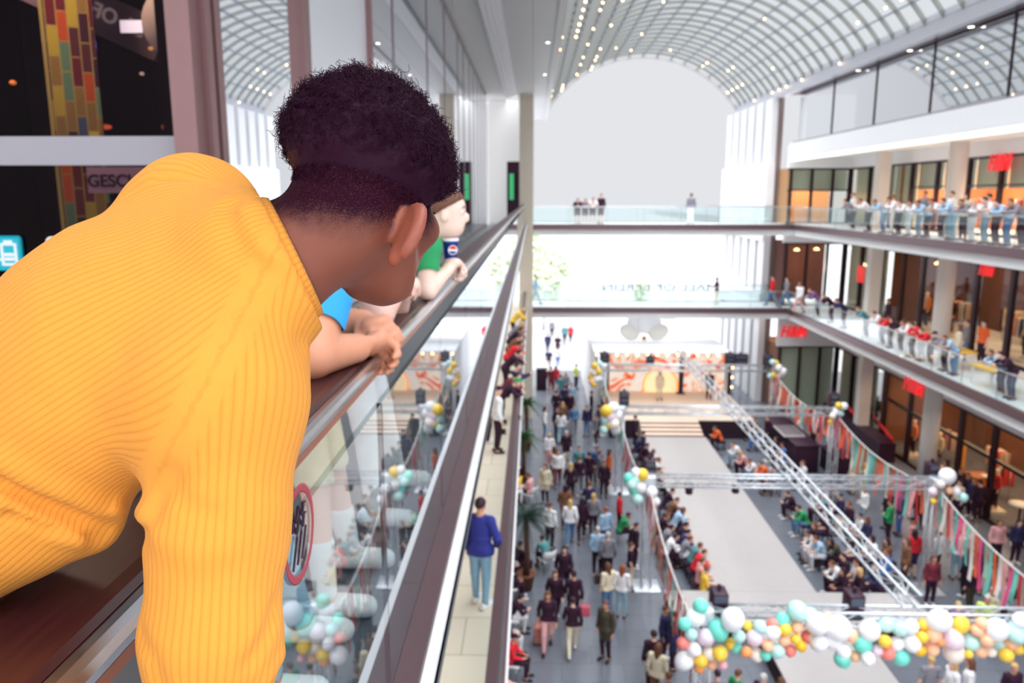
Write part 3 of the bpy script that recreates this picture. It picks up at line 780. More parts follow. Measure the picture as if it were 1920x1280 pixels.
# canopy
CANM = mat('white_canopy', (246, 246, 248), .6, vary=.01)
c0, c1, zc_ = at_y(1113, 660, 43.5), at_y(1372, 660, 43.5), at_y(1113, 660, 43.5)[2]
can = empty('stage_canopy', ((c0[0] + c1[0]) / 2, 48, 0), 'large flat white canopy roof over the stage', 'canopy')
MB().rbox((c0[0], 43.5, zc_ - .12), (c1[0], 55, zc_ + .06), .05, 2).build('canopy_roof', CANM, can)
for x in (c0[0] + .2, c1[0] - .2):
    for y in (43.7, 54.8): MB().box((x - .08, y - .08, 0), (x + .08, y + .08, zc_ - .12)).build('leg', ALU, can)
for side, x in (('in', c0[0] - .0),):
    MB().box((x + .05, 43.6, 0), (x + .1, 54.9, zc_ - .13)).build('side_curtain', CANM, can)
for k in range(14):
    x = c0[0] + .2 + (c1[0] - c0[0] - .4) * k / 13
    MB().ball((x, 43.45, zc_ - .14), .07, 8).build('edge_lamp', WARM, can)
p = at_y(1217, 607, 44.6)
fl = empty('petal_lamp', (p[0], 46.5, zc_ + .06), 'white petal-shaped sculpture with gilded joints standing on the canopy', 'sculpture')
for k in range(5):
    a = -1.1 + .55 * k
    o = MB().ball((0, 0, .75), .5, 14, (1, .35, 1.3)).build('petal', [CANM, mat('cream_petal', (240, 236, 226), .5)][k % 4 == 0], fl, local=True)
    o.matrix_local = Matrix.Translation((0, 0, .15)) @ Matrix.Rotation(a, 4, 'Y') @ Matrix.Translation((0, .12 * (k % 2), .25))
MB().ball((0, -.15, .25), .16, 10).build('joint', mat('gilded', (190, 150, 90), .3, .7), fl, local=True)


# trusses ---------------------------------------------------------------------
def truss(mb, a, b, w=.32, r=.032, zig=.55):
    a, b = Vector([float(c) for c in a]), Vector([float(c) for c in b]); d = (b - a); ln = d.length; d.normalize()
    u = d.cross(Vector((0, 0, 1)))
    if u.length < .01: u = Vector((1, 0, 0))
    u.normalize(); v = u.cross(d).normalized()
    cs = [(u * sx + v * sz) * (w / 2) for sx, sz in ((-1, -1), (1, -1), (1, 1), (-1, 1))]
    for c in cs: mb.tube([a + c, b + c], r, 6)
    n = max(2, round(ln / zig))
    for q in range(4):
        c1_, c2_ = cs[q], cs[(q + 1) % 4]
        for i in range(n):
            s, e_ = a + d * (ln * i / n), a + d * (ln * (i + 1) / n)
            mb.bar(s + (c1_ if i % 2 else c2_), e_ + (c2_ if i % 2 else c1_), .022, .022)


ZTR = 3.75
TY = [at_z(1400, y, ZTR)[1] for y in (1152, 902, 770, 690)]
TXL = at_z(1218, 902, ZTR)[0]; TXR = at_z(1752, 902, ZTR)[0]; TXM = at_z(1480, 902, ZTR)[0]
DESC = ['nearest the camera, carrying the long balloon garland', 'crossing the runway in front of the black desk', 'crossing before the stage steps', 'just in front of the stage screen']
for k, y in enumerate(TY):
    r = empty('cross_truss', (TXL, y, ZTR), 'silver lattice truss ' + DESC[k], 'truss')
    mb = MB(); truss(mb, (TXL, y, ZTR), (TXR + (4 if k == 0 else 0), y, ZTR)); mb.build('lattice', ALU, r)
    for x in (TXL, TXR): MB().rbox((x - .2, y - .2, ZTR - .2), (x + .2, y + .2, ZTR + .2), .04, 2).build('corner_block', ALU, r)
mb = MB(); truss(mb, (TXM, TY[0], ZTR + .36), (TXM, TY[3] + 2.5, ZTR + .36)); tag(mb.build('long_truss', ALU), label='long silver lattice truss running over the runway towards the stage', cat='truss')
for k, y in enumerate(TY):
    for sd, x in (('aisle', TXL), ('shop', TXR)):
        r = empty('truss_tower', (x, y, 0), f'lattice truss tower, {sd} side, ' + ['nearest the camera', 'by the black desk truss', 'by the stage steps', 'by the stage screen'][k], 'truss')
        mb = MB(); truss(mb, (x, y, .05), (x, y, ZTR - .2), .3); mb.build('lattice', ALU, r)
        MB().rbox((x - .45, y - .45, 0), (x + .45, y + .45, .05), .015, 2).build('base_plate', ALU, r)
# loudspeakers and small spotlights on the trusses
SPKF = mat('speaker_grille', (84, 92, 106), .5, .3)
def line_array(px, py, y, w_, h_, label):
    p = at_y(px, py, y)
    r = empty('loudspeaker', p, label, 'loudspeaker')
    MB().rbox((-w_ / 2, -.22, -h_ / 2), (w_ / 2, .22, h_ / 2), .04, 2).build('cabinet', BLK, r, local=True)
    n_ = max(2, int(h_ / .22))
    for i in range(n_):
        z = -h_ / 2 + h_ * (i + .5) / n_
        MB().box((-w_ * .4, -.235, z - h_ / n_ * .28), (w_ * .4, -.22, z + h_ / n_ * .28)).build('grille', SPKF, r, local=True)
    MB().box((-.04, -.04, h_ / 2), (.04, .04, h_ / 2 + .12)).build('bracket', BLK, r, local=True)
for a in [(1347, 1126, TY[0] + .3, .36, .55, 'black speaker above the balloon garland at the aisle end'), (1600, 1132, TY[0] + .3, .36, .6, 'black speaker above the balloon garland in the middle of the truss'), (1218, 874, TY[1] + .4, .36, .5, 'black speaker over the cross truss by the mint balloons'), (1747, 880, TY[1] + .4, .36, .5, 'black speaker at the shop end beside the big white balloon'), (1170, 748, TY[2] + .3, .4, .7, 'black speaker on the truss at the aisle side of the stage steps'), (1562, 752, TY[2] + .3, .42, .75, 'black speaker on the truss end near the shop windows'), (1133, 675, 43.2, .5, .9, 'black speaker stack hanging at the aisle corner of the canopy'), (1368, 673, 43.2, .5, .7, 'black speaker hanging at the shop corner of the canopy'), (1219, 676, 43.2, .42, .55, 'small black speaker hanging from the middle of the canopy edge'), (1439, 676, TY[3], .45, .7, 'black speaker on the truss beside the far ribbon garland'), (1388, 673, 43.4, .8, .6, 'wide black panel beside the shop corner of the canopy')]:
    line_array(*a)
for px, py, lab in ((1292, 918, 'black spotlight under the cross truss at the runway edge'), (1379, 916, 'black spotlight under the cross truss over the runway'), (1188, 918, 'black spotlight under the cross truss near the mint balloons')):
    p = at_z(px, py, ZTR - .35)
    r = empty('spotlight', p, lab, 'lamp')
    MB().lathe([(.1, -.14), (.13, -.1), (.1, .1), (.05, .14)], n=14).build('body', BLK, r, local=True)
    MB().tube([(-.13, 0, 0), (-.13, 0, .2), (.13, 0, .2), (.13, 0, 0)], .015, 6).build('yoke', BLK, r, local=True)
for px, py, lab in ((1015, 702, 'black cabinet with pale top standing at the far end of the mall aisle'),):
    p = at_z(px, py + 28, 0)
    r = empty('kiosk', p, lab, 'kiosk')
    MB().rbox((-.35, -.3, 0), (.35, .3, 1.5), .04, 2).build('body', BLK, r, local=True); MB().rbox((-.42, -.36, 1.5), (.42, .36, 1.66), .05, 2).build('top', WHITE, r, local=True)
for px, py, lab in ((1407, 720, 'black floor speaker behind the stage on the shop side'), (1425, 726, 'small black case beside the floor speaker near the shops')):
    p = at_z(px, py, 0)
    r = empty('floor_speaker', p, lab, 'loudspeaker')
    MB().rbox((-.4, -.3, 0), (.4, .3, 1.15 if px < 1420 else .8), .05, 2).build('cabinet', BLK, r, local=True); MB().box((-.33, -.315, .1), (.33, -.3, .7)).build('grille', BLACKCLOTH, r, local=True)

# balloons -----------------------------------------------------------------------
BCOL = {'w': (246, 244, 248), 'm': (120, 222, 204), 'l': (192, 232, 230), 'y': (250, 206, 70), 'g': (250, 188, 36), 'p': (255, 196, 158), 'o': (255, 160, 96), 'c': (252, 138, 128), 'v': (236, 214, 228), 'r': (246, 232, 222), 'k': (236, 178, 190)}
BN = {'w': 'white', 'm': 'mint', 'l': 'pale_mint', 'y': 'yellow', 'g': 'golden', 'p': 'peach', 'o': 'orange', 'c': 'coral', 'v': 'lilac', 'r': 'cream', 'k': 'pink'}
BM = {}
for k, c in BCOL.items():
    m = mat('balloon_' + BN[k], c, .32, vary=.02, spec=.5)
    b = m.node_tree.nodes['Principled BSDF']; b.inputs['Subsurface Weight'].default_value = 0; BM[k] = m
bme = None
def balloon_mesh():
    prof = []
    for i in range(15):
        t = PI * i / 14; rr = math.sin(t); z = math.cos(t)
        if z < 0: rr *= 1 - .10 * (z * z); z *= 1.16
        prof.append((max(rr, .012), z))
    prof += [(.05, -1.2), (.07, -1.24)]
    me = MB().lathe(prof[::-1], n=18).mesh('balloon'); return me
BME = {k: balloon_mesh() for k in BCOL}
for k in BME: BME[k].materials.append(BM[k])
rb = random.Random(11)
def balloon(root, p, r, k):
    o = bpy.data.objects.new('balloon', BME[k]); COL.objects.link(o); o.parent = root
    o.matrix_local = Matrix.Translation(Vector([float(c) for c in p]) - root.location) @ Euler((rb.uniform(-1.2, 1.2), rb.uniform(-1.2, 1.2), 0)).to_matrix().to_4x4() @ Matrix.Diagonal((r, r, r, 1))
    o['label'] = BN[k].replace('_', ' ') + ' balloon'
    return o


A4 = "500,370,85w 545,270,70m 835,385,105w 700,480,95m 400,430,60m 460,520,60l 590,545,80v 385,600,55c 480,655,65w 400,760,85w 545,760,65y 530,820,50o 645,795,50p 620,690,60r 720,690,70y 745,800,45k 820,610,55y 890,540,60l 965,445,45y 1030,550,80v 960,680,50o 1040,700,65r 1150,620,55p 1130,710,50m 1235,670,70l 1195,430,55c 1200,505,65w 1280,390,65m 1310,480,55y 1415,455,55p 1300,575,50p 1400,565,50y 1450,630,50g 1350,665,55c 1510,540,60c 1415,310,90l 1530,350,70l 1600,430,100w 1610,600,80w 1690,380,50p 1815,740,70m 870,640,50m 1075,450,60l 1720,560,90w 1560,560,50w"
A5 = "60,520,130w 190,590,65p 110,740,75w 100,830,80m 230,800,60p 300,670,95m 360,820,70w 370,540,110w 455,740,55v 530,650,65y 560,770,70c 690,810,85m 650,670,70w 540,480,80l 680,520,80l 790,500,75w 800,660,90w 910,480,60y 900,610,60y 880,740,60g 1000,720,70p 1020,580,75p 1080,440,115w 1080,650,45o 1200,620,105v 1220,760,105r 1285,480,85y 1370,780,40y 1390,660,85l 1450,540,60p 1500,470,60p 1490,750,65p 1550,640,65p 1650,530,110w 1600,760,45r 1680,700,65l 1745,790,70y 1790,670,70p 1850,720,60y 1850,560,110l 1890,440,80w"
ga = at_y(1330, 1200, TY[0] - .35)
for nm, txt, ox, oy, s, lab in (('a', A4, 1200, 1080, 4.8, 'balloon garland half from the mint bunch to the white middle along the nearest truss'), ('b', A5, 1560, 1080, 5.333, 'balloon garland half from the white middle past the lilac balloon along the nearest truss')):
    root = None
    for it in txt.split():
        x, y, rk = it.split(','); px, py, r = ox + float(x) / s, oy + float(y) / s, float(rk[:-1]) / s
        Y = TY[0] - .3 + rb.uniform(-.16, .12) + (.18 if rk[-1] in 'w' else 0) * 0
        p = at_y(px, py, Y)
        if root is None: root = empty('balloon_garland', p, lab, 'balloons')
        balloon(root, p, r / FPX * Y * 1.08, rk[-1])
CL = [('mint, white and yellow balloon bunch on the aisle tower before the mint ribbons', TY[1], 1140, 860, 4.267, "165,155,45m 275,125,50y 222,108,40w 190,200,45l 255,220,50w 235,320,48l 350,265,48w 205,250,40m 380,340,36w 215,170,40l"),
      ('yellow and white balloon bunch on the aisle tower beside the stage steps', TY[2], 880, 580, 4, "1030,760,45y 1080,740,45w 1060,800,45v 1025,830,38l 1085,860,45r 1110,790,40w 1050,870,30y 1010,900,32l 1100,900,40w"),
      ('yellow and white balloon bunch on the far aisle tower next to the screen', TY[3], 880, 580, 4, "940,420,25y 980,405,20l 925,470,28r 970,465,24y 955,525,28w 910,505,24y 935,560,24y 975,520,22w 915,540,24p"),
      ('big white balloon and small pastel balloons on the shop tower behind the desk', TY[1], 1440, 860, 4, "1345,130,62w 1235,245,34v 1240,315,22y 1330,370,25v 1410,245,34w 1465,290,34l 1360,235,30p 1300,190,30r"),
      ('yellow, white and mint balloon bunch on the shop tower by the black speaker', TY[2], 1240, 620, 4, "1330,560,25y 1370,565,28w 1310,610,24w 1345,620,24l 1270,680,20y 1285,640,24r"),
      ('mint, yellow and white balloon bunch on the far shop tower', TY[3], 1240, 620, 4, "835,235,22l 862,243,22y 880,275,26w 910,305,30w 840,330,20y 815,335,20l 890,330,26r")]
for lab, Y, ox, oy, s, txt in CL:
    root = None
    for it in txt.split():
        x, y, rk = it.split(','); px, py, r = ox + float(x) / s, oy + float(y) / s, float(rk[:-1]) / s
        Yb = Y - .3 + rb.uniform(-.12, .1); p = at_y(px, py, Yb)
        if root is None: root = empty('balloon_bunch', p, lab, 'balloons')
        balloon(root, p, r / FPX * Yb * 1.05, rk[-1])

# ribbon garlands -------------------------------------------------------------------
RC = {'o': (240, 104, 56), 'r': (214, 60, 62), 'm': (120, 200, 186), 'p': (242, 170, 168), 'c': (236, 226, 216), 'h': (236, 84, 140), 'b': (176, 112, 64), 'g': (160, 190, 170), 't': (70, 176, 168), 'v': (160, 90, 120)}
RM = {k: mat('ribbon_' + k, c, .6, vary=.04) for k, c in RC.items()}
def ribbons(label, a, b, sag, cols, lmin, lmax):
    root = empty('ribbon_garland', a, label, 'garland')
    a, b = Vector([float(c) for c in a]), Vector([float(c) for c in b]); n_ = len(cols)
    pts = [a.lerp(b, t / 12) - Vector((0, 0, sag * 4 * (t / 12) * (1 - t / 12))) for t in range(13)]
    MB().tube(pts, .02, 6).build('cord', mat('garland_cord', (230, 226, 222), .7), root)
    for i, k in enumerate(cols):
        t = (i + .5) / n_; p = a.lerp(b, t) - Vector((0, 0, sag * 4 * t * (1 - t)))
        d = (b - a).normalized(); ln = rb.uniform(lmin, lmax); wd = (b - a).length / n_ * rb.uniform(.55, .8); ph = rb.uniform(0, 6)
        mb = MB(); vs = []
        off = Vector((d.y, -d.x, 0))
        for q in range(7):
            z = -ln * q / 6; s_ = math.sin(ph + q * .9) * .05 + .03 * q / 6 * math.sin(ph)
            for e_ in (-.5, .5):
                for th in (0, .006): vs.append(p + d * (wd * e_ + s_) + off * (th + .05 * math.sin(ph + q * .7)) + Vector((0, 0, z)))
        fs = []
        for q in range(6):
            o = q * 4
            fs += [(o, o + 4, o + 6, o + 2), (o + 1, o + 3, o + 7, o + 5), (o, o + 1, o + 5, o + 4), (o + 2, o + 6, o + 7, o + 3)]
        mb.add(vs, fs); mb.build('ribbon', RM[k], root)
ribbons('long ribbon garland of orange, red and mint strips along the aisle side of the runway', (TXL, TY[1], ZTR - .1), (TXL, TY[0] + .3, ZTR - .6), .55, 'hpoopomobgrpomrgcporomgorpromorpgrmo', 1.0, 1.7)
ribbons('ribbon garland of mint, red and pink strips between the aisle towers near the steps', (TXL, TY[2], ZTR - .3), (TXL, TY[1], ZTR - .2), .5, 'mgmrghrpmrhorgcpr', 1.0, 1.6)
ribbons('far ribbon garland of mint and grey strips beside the stage screen', (TXL, TY[3], ZTR - .5), (TXL, TY[2], ZTR - .3), .4, 'mgrmgpmrg', .9, 1.5)
ribbons('far ribbon garland of orange, red and mint strips below the shop windows', (TXR, TY[3], ZTR - .3), (TXR, TY[2], ZTR - .2), .5, 'prcoropmcoocmoorcprpocr', .9, 1.4)
ribbons('ribbon garland of mint, orange and pink strips beside the black desk', (TXR, TY[2], ZTR - .1), (TXR, TY[1], ZTR - .1), .5, 'phoorpocmmogbcmtboomcbrghvmpproclm'.replace('l', 'c'), 1.0, 1.5)
ribbons('ribbon garland of pink, mint and orange strips nearest the round tables', (TXR, TY[1], ZTR - .1), (TXR, TY[0], ZTR - .5), .5, 'pmcrpmhpmcohgmocphmrbhvpcmtoohpmocg', 1.0, 1.6)

# desks, escalator parapet, counters ---------------------------------------------------
def box_thing(name, label, cat, x0, x1, y0, y1, h, body, topm, tn='desk_top'):
    r = empty(name, ((x0 + x1) / 2, (y0 + y1) / 2, 0), label, cat)
    MB().rbox((x0, y0, 0), (x1, y1, h), .03, 2).build('body', body, r)
    MB().rbox((x0 - .04, y0 - .04, h), (x1 + .04, y1 + .04, h + .05), .015, 2).build(tn, topm, r)
    return r
p = at_z(1543, 888, 0); q = at_z(1492, 880, 0)
d = box_thing('sound_desk', 'large black sound desk with mixer under the cross truss', 'desk', q[0] - .2, p[0] - .2, p[1] + .1, p[1] + 5.0, 1.3, BLACKCLOTH, BLK)
mx = empty('mixing_console', (p[0] - .9, p[1] + 2.2, 1.35), 'silver and black mixing console lying on the black sound desk', 'mixer')
MB().rbox((-.6, -.9, 0), (.45, .9, .09), .02, 2).build('body', GREYM, mx, local=True)
for i in range(6): MB().box((-.5 + .15 * i, -.8, .09), (-.42 + .15 * i, .8, .105)).build('fader_row', BLK, mx, local=True)
p = at_z(1600, 895, 0)
box_thing('side_desk', 'low black desk beside the lattice tower and cream-dressed people', 'desk', p[0] - 1.0, p[0] - .1, p[1] - .2, p[1] + 1.6, 1.0, BLACKCLOTH, BLK)
p0, p1 = at_z(1655, 790, 0), at_z(1702, 868, 0)
for q_ in (p0, p1): q_[0] = min(q_[0], 17.2)
r = empty('escalator_parapet', p0, 'black escalator parapet with red handrail near the shop doors', 'escalator')
mb = MB(); mb.bar((p0[0] + .3, p0[1] + .5, .5), (p1[0] + .2, p1[1], .5), .8, 1.0); mb.build('parapet', BLK, r)
REDR = mat('red_handrail', (226, 40, 54), .4)
MB().tube([at_z(1636, 778, 1.2), at_z(1672, 822, 1.15), at_z(1674, 836, .5)], .08, 8).build('handrail', REDR, r)
MB().tube([at_z(1590, 762, 1.2), at_z(1600, 775, 1.2)], .09, 8).build('handrail', REDR, r)
p = at_z(1836, 940, 0)
box_thing('orange_counter', 'orange cafe counter with a pale round plate on top', 'counter', p[0] - .35, p[0] + .45, p[1] - .1, p[1] + .7, 1.05, mat('counter_orange', (196, 104, 44), .6), mat('counter_top', (170, 90, 50), .5), 'counter_top')
MB().lathe([(.0, 0), (.2, 0), (.22, .03), (.0, .02)], (p[0] + .2, p[1] + .1, 1.1), 18).build('plate', WHITE, label='pale round plate on the orange counter', cat='plate')
p = at_z(1797, 900, 0)
r = empty('yellow_banner', p, 'narrow yellow banner stand by the round column', 'banner')
MB().box((p[0] - .2, p[1], .05), (p[0] + .2, p[1] + .02, 1.7)).build('banner_cloth', mat('banner_yellow', (224, 150, 40), .7), r); MB().box((p[0] - .3, p[1] - .15, 0), (p[0] + .3, p[1] + .17, .05)).build('base', BLK, r)
for px, py, lab in ((1908, 992, 'round white bistro table in front of the shop doors'), ):
    p = at_z(px, py, 0)
    r = empty('bistro_table', p, lab, 'table')
    MB().lathe([(.0, 1.02), (.42, 1.02), (.42, 1.06), (.0, 1.06)], n=24).build('table_top', WHITE, r, local=True)
    MB().lathe([(.3, 0), (.3, .03), (.05, .06), (.04, 1.0), (.12, 1.02)], n=18).build('pedestal', mat('table_pedestal', (86, 80, 104), .5), r, local=True)
for px, py, lab in ((1795, 655, 'yellow display table behind the lower shop rail by the round column'), (1862, 690, 'second yellow display table behind the lower shop rail, nearer the camera')):
    p = at_z(px, py, L1 + .7)
    r = empty('display_table', (p[0], p[1], L1), lab, 'table')
    MB().rbox((-.4, -.7, .66), (.4, .7, .72), .015, 2).build('table_top', mat('table_yellow', (240, 190, 70), .5), r, local=True)
    for sx in (-.34, .34):
        for sy in (-.62, .62): MB().bar((sx, sy, 0), (sx, sy, .66), .05, .05).build('leg', WHITE, r, local=True)
# potted palms ---------------------------------------------------------------------------
FROND = mat('palm_leaf', (46, 84, 48), .6, vary=.35, scale=5); FROND2 = mat('palm_leaf_dark', (30, 56, 44), .6, vary=.3, scale=5); PTR = mat('palm_trunk', (84, 56, 44), .85, vary=.3, bump=.6, scale=20); POT = mat('pot_brown', (116, 70, 52), .7)
for i, (px, py, h, rad, lab) in enumerate([(987, 742, 2.9, .85, 'potted palm farthest along the mall aisle, beside the square pillar'), (981, 803, 2.7, .8, 'middle potted palm beside the mall aisle, by the seated shoppers'), (987, 950, 2.9, 1.0, 'largest potted palm beside the aisle, closest to the man in blue')]):
    c = at_z(px, py, h)
    t = empty('potted_palm', (c[0], c[1], 0), lab, 'plant')
    MB().lathe([(.2, 0), (.3, .5), (.33, .52), (.33, .58), (.28, .56), (.0, .5)], n=20).build('pot', POT, t, local=True)
    MB().tube([(0, 0, .5), (.03, .02, 1.2), (-.02, .03, h - .35)], .09, 10, radii=[.13, .1, .09]).build('trunk', PTR, t, local=True)
    mb = MB()
    for k in range(30):
        az = k * 2.39996; el = .95 - 1.5 * (k / 30); L_ = rad * rb.uniform(.9, 1.25)
        pts = []
        for q in range(9):
            s_ = q / 8; rr = L_ * s_; z = math.sin(el) * rr - .55 * rr * rr / L_
            pts.append(Vector((math.cos(az) * rr * math.cos(el), math.sin(az) * rr * math.cos(el), h - .35 + z)))
        mb.tube(pts, .01, 4, radii=[.014 - .0012 * q for q in range(9)])
        for q in range(2, 9):
            d = (pts[q] - pts[q - 1]).normalized(); sd = d.cross(Vector((0, 0, 1))).normalized()
            for s_ in (-1, 1):
                for f in (0, .5):
                    base = pts[q - 1].lerp(pts[q], f); tip = base + (sd * s_ * .8 + d * .6 - Vector((0, 0, .25))) * (.30 * (1 - q / 12) * rad)
                    wv = d * .022 + Vector((0, 0, .01)); mb.add([base - wv, base + wv, tip], [(0, 1, 2)])
    mb.build('fronds', [FROND, FROND, FROND2][i], t, local=True)
# ------------------------------------------------------------------ smooth bodies: distance fields meshed by surface nets
def nrm(v): v = np.asarray(v, float); return v / np.linalg.norm(v)


class SDF:
    """union of tapered limbs and ellipsoids blended with a smooth minimum"""
    def __init__(s, k=.03): s.p, s.k, s.cut, s.post = [], k, None, None

    def cone(s, a, b, ra, rb, lab='', flat=None, k=None):
        s.p.append(('c', V3(*a), V3(*b), ra, rb, lab, flat, k)); return s

    def ell(s, c, r, lab='', R=None, k=None):
        s.p.append(('e', V3(*c), V3(*r), R, None, lab, None, k)); return s

    def one(s, q, P):
        if q[0] == 'c':
            _, a, b, ra, rb, _l, flat, _k = q
            if flat is not None:           # (axis, factor): squash the limb along an axis
                n, f = flat; n = nrm(n)
                def sq(X): return X + ((X - a) @ n)[:, None] * n * (1 / f - 1)
                Q = sq(P); bb = sq(b[None])[0]
            else: Q, bb = P, b
            ba = bb - a; t = np.clip(((Q - a) @ ba) / max(ba @ ba, 1e-9), 0, 1)
            d = np.linalg.norm(Q - a - t[:, None] * ba, axis=1) - (ra + (rb - ra) * t)
            return d * (flat[1] if flat is not None and flat[1] < 1 else 1)
        _, c, r, R, _x, _l, _f, _k = q
        Q = P - c
        if R is not None: Q = Q @ R       # columns of R are the local axes
        k0 = np.linalg.norm(Q / r, axis=1); k1 = np.linalg.norm(Q / (r * r), axis=1)
        return k0 * (k0 - 1) / np.maximum(k1, 1e-9)

    def __call__(s, P):
        d = None
        for q in s.p:
            e = s.one(q, P)
            if d is None: d = e; continue
            k = q[7] if q[7] is not None else s.k
            if k < 0:                      # smooth subtraction
                k = -k; h = np.clip(.5 - .5 * (d + e) / k, 0, 1); d = d * (1 - h) - e * h + k * h * (1 - h)
            else:
                h = np.clip(.5 + .5 * (e - d) / k, 0, 1); d = e * (1 - h) + d * h - k * h * (1 - h)
        if s.post is not None: d = s.post(P, d)
        if s.cut is not None: d = np.maximum(d, s.cut(P))
        return d

    def labels(s, P):
        D = np.stack([s.one(q, P) for q in s.p]); i = D.argmin(0)
        names = np.array([q[5] for q in s.p]); return names[i]


def nets(f, lo, hi, h, project=True):
    lo, hi = V3(*lo), V3(*hi)
    n = np.ceil((hi - lo) / h).astype(int) + 1
    ax = [lo[i] + h * np.arange(n[i]) for i in range(3)]
    G = np.empty(n)
    for i in range(n[0]):
        Y, Z = np.meshgrid(ax[1], ax[2], indexing='ij')
        P = np.stack([np.full(Y.size, ax[0][i]), Y.ravel(), Z.ravel()], 1)
        G[i] = f(P).reshape(n[1], n[2])
    S = G < 0
    C = [S[a:n[0] - 1 + a, b:n[1] - 1 + b, c:n[2] - 1 + c] for a in (0, 1) for b in (0, 1) for c in (0, 1)]
    tot = sum(c.astype(int) for c in C); act = (tot > 0) & (tot < 8)
    idx = np.full(act.shape, -1); I = np.argwhere(act); idx[act] = np.arange(len(I))
    acc = np.zeros((len(I), 3)); cnt = np.zeros(len(I))
    cor = [(a, b, c) for a in (0, 1) for b in (0, 1) for c in (0, 1)]
    for u in range(8):
        for v in range(u + 1, 8):
            df = [abs(cor[u][q] - cor[v][q]) for q in range(3)]
            if sum(df) != 1: continue
            A = G[I[:, 0] + cor[u][0], I[:, 1] + cor[u][1], I[:, 2] + cor[u][2]]; B = G[I[:, 0] + cor[v][0], I[:, 1] + cor[v][1], I[:, 2] + cor[v][2]]
            m = (A < 0) != (B < 0); t = np.where(m, A / np.where(m, A - B, 1), 0)
            p = np.array(cor[u])[None] + t[:, None] * (np.array(cor[v]) - np.array(cor[u]))[None]
            acc[m] += p[m]; cnt[m] += 1
    V = lo + h * (I + acc / cnt[:, None])
    F = []
    for axis in range(3):
        o = [i for i in range(3) if i != axis]
        sl0 = [slice(1, -1)] * 3; sl1 = [slice(1, -1)] * 3
        sl0[axis] = slice(0, -1); sl1[axis] = slice(1, None)
        a, b = S[tuple(sl0)], S[tuple(sl1)]
        E = np.argwhere(a != b)
        if not len(E): continue
        flip = a[tuple(E.T)]
        base = E.copy(); base[:, o[0]] += 1; base[:, o[1]] += 1
        def cell(d0, d1):
            q = base.copy(); q[:, o[0]] -= d0; q[:, o[1]] -= d1; return idx[tuple(q.T)]
        Q = np.stack([cell(1, 1), cell(0, 1), cell(0, 0), cell(1, 0)], 1)
        if axis == 1: flip = ~flip
        Q[~flip] = Q[~flip][:, ::-1]
        F.append(Q)
    F = np.concatenate(F)
    if project:
        for _ in range(2):
            d = f(V); e = h * .2
            g = np.stack([f(V + e * np.eye(3)[i]) - f(V - e * np.eye(3)[i]) for i in range(3)], 1) / (2 * e)
            g2 = np.maximum((g * g).sum(1), .1); st = np.clip(d / g2, -h * .6, h * .6); V = V - g * st[:, None]
    return V, F


def np_mesh(name, V, F, attrs=None):
    me = bpy.data.meshes.new(name)
    me.vertices.add(len(V)); me.vertices.foreach_set('co', np.ascontiguousarray(V, dtype=np.float32).ravel())
    F = np.asarray(F)
    me.loops.add(F.size); me.loops.foreach_set('vertex_index', F.ravel().astype(np.int32))
    me.polygons.add(len(F)); me.polygons.foreach_set('loop_start', np.arange(0, F.size, F.shape[1], dtype=np.int32))
    me.update(calc_edges=True)
    me.polygons.foreach_set('use_smooth', np.ones(len(F), dtype=bool))
    for k, a in (attrs or {}).items():
        at = me.attributes.new(k, 'FLOAT', 'POINT'); at.data.foreach_set('value', np.asarray(a, dtype=np.float32))
    me.validate(); return me


def grad_n(f, V, e=.004):
    g = np.stack([f(V + e * np.eye(3)[i]) - f(V - e * np.eye(3)[i]) for i in range(3)], 1)
    return g / np.maximum(np.linalg.norm(g, axis=1), 1e-9)[:, None]


def sub_mesh(name, V, F, keep, off, Nn, attrs=None):
    """the faces whose corners all satisfy keep, pushed out along the surface normal: a garment over the body"""
    fk = keep[F].all(1); FF = F[fk]; used = np.unique(FF); mp = np.full(len(V), -1); mp[used] = np.arange(len(used))
    W = V[used] + Nn[used] * (off[used][:, None] if np.ndim(off) else off); G = mp[FF]
    E = np.sort(np.concatenate([G[:, [i, (i + 1) % 4]] for i in range(4)]), axis=1)
    U, ct = np.unique(E, axis=0, return_counts=True); B = U[ct == 1]           # even out the hems
    for _ in range(8):
        acc = np.zeros_like(W); n_ = np.zeros(len(W))
        for i, j in ((0, 1), (1, 0)): np.add.at(acc, B[:, i], W[B[:, j]]); np.add.at(n_, B[:, i], 1)
        m_ = n_ > 0; W[m_] = .5 * W[m_] + .5 * acc[m_] / n_[m_][:, None]
    return np_mesh(name, W, G, {k: a[used] for k, a in (attrs or {}).items()})


SKIN = {'l': mat('skin_light', (232, 186, 164), .5, vary=.05, scale=20), 'm': mat('skin_tan', (206, 150, 122), .5, vary=.05, scale=20), 'd': mat('skin_dark', (126, 78, 62), .5, vary=.05, scale=20)}
CLO = {'w': ('white', (238, 236, 238)), 'k': ('black', (50, 18, 42)), 'n': ('navy', (48, 44, 84)), 'b': ('blue', (72, 112, 178)), 's': ('light blue', (168, 198, 226)), 'r': ('red', (222, 38, 50)), 'o': ('orange', (236, 106, 52)), 'y': ('yellow', (240, 196, 70)), 'g': ('green', (44, 150, 92)), 't': ('teal', (84, 140, 146)), 'e': ('grey', (134, 132, 142)), 'c': ('cream', (228, 214, 186)), 'h': ('brown', (124, 84, 62)), 'p': ('pink', (226, 166, 164)), 'm': ('maroon', (116, 40, 54)), 'v': ('olive', (74, 66, 54)), 'l': ('lime', (204, 226, 120)), 'j': ('denim blue', (96, 134, 176)), 'f': ('faded denim', (150, 182, 200)), 'u': ('purple', (128, 92, 140))}
CM = {k: mat('cloth_' + a.replace(' ', '_'), c, .85, vary=.12, scale=14) for k, (a, c) in CLO.items()}
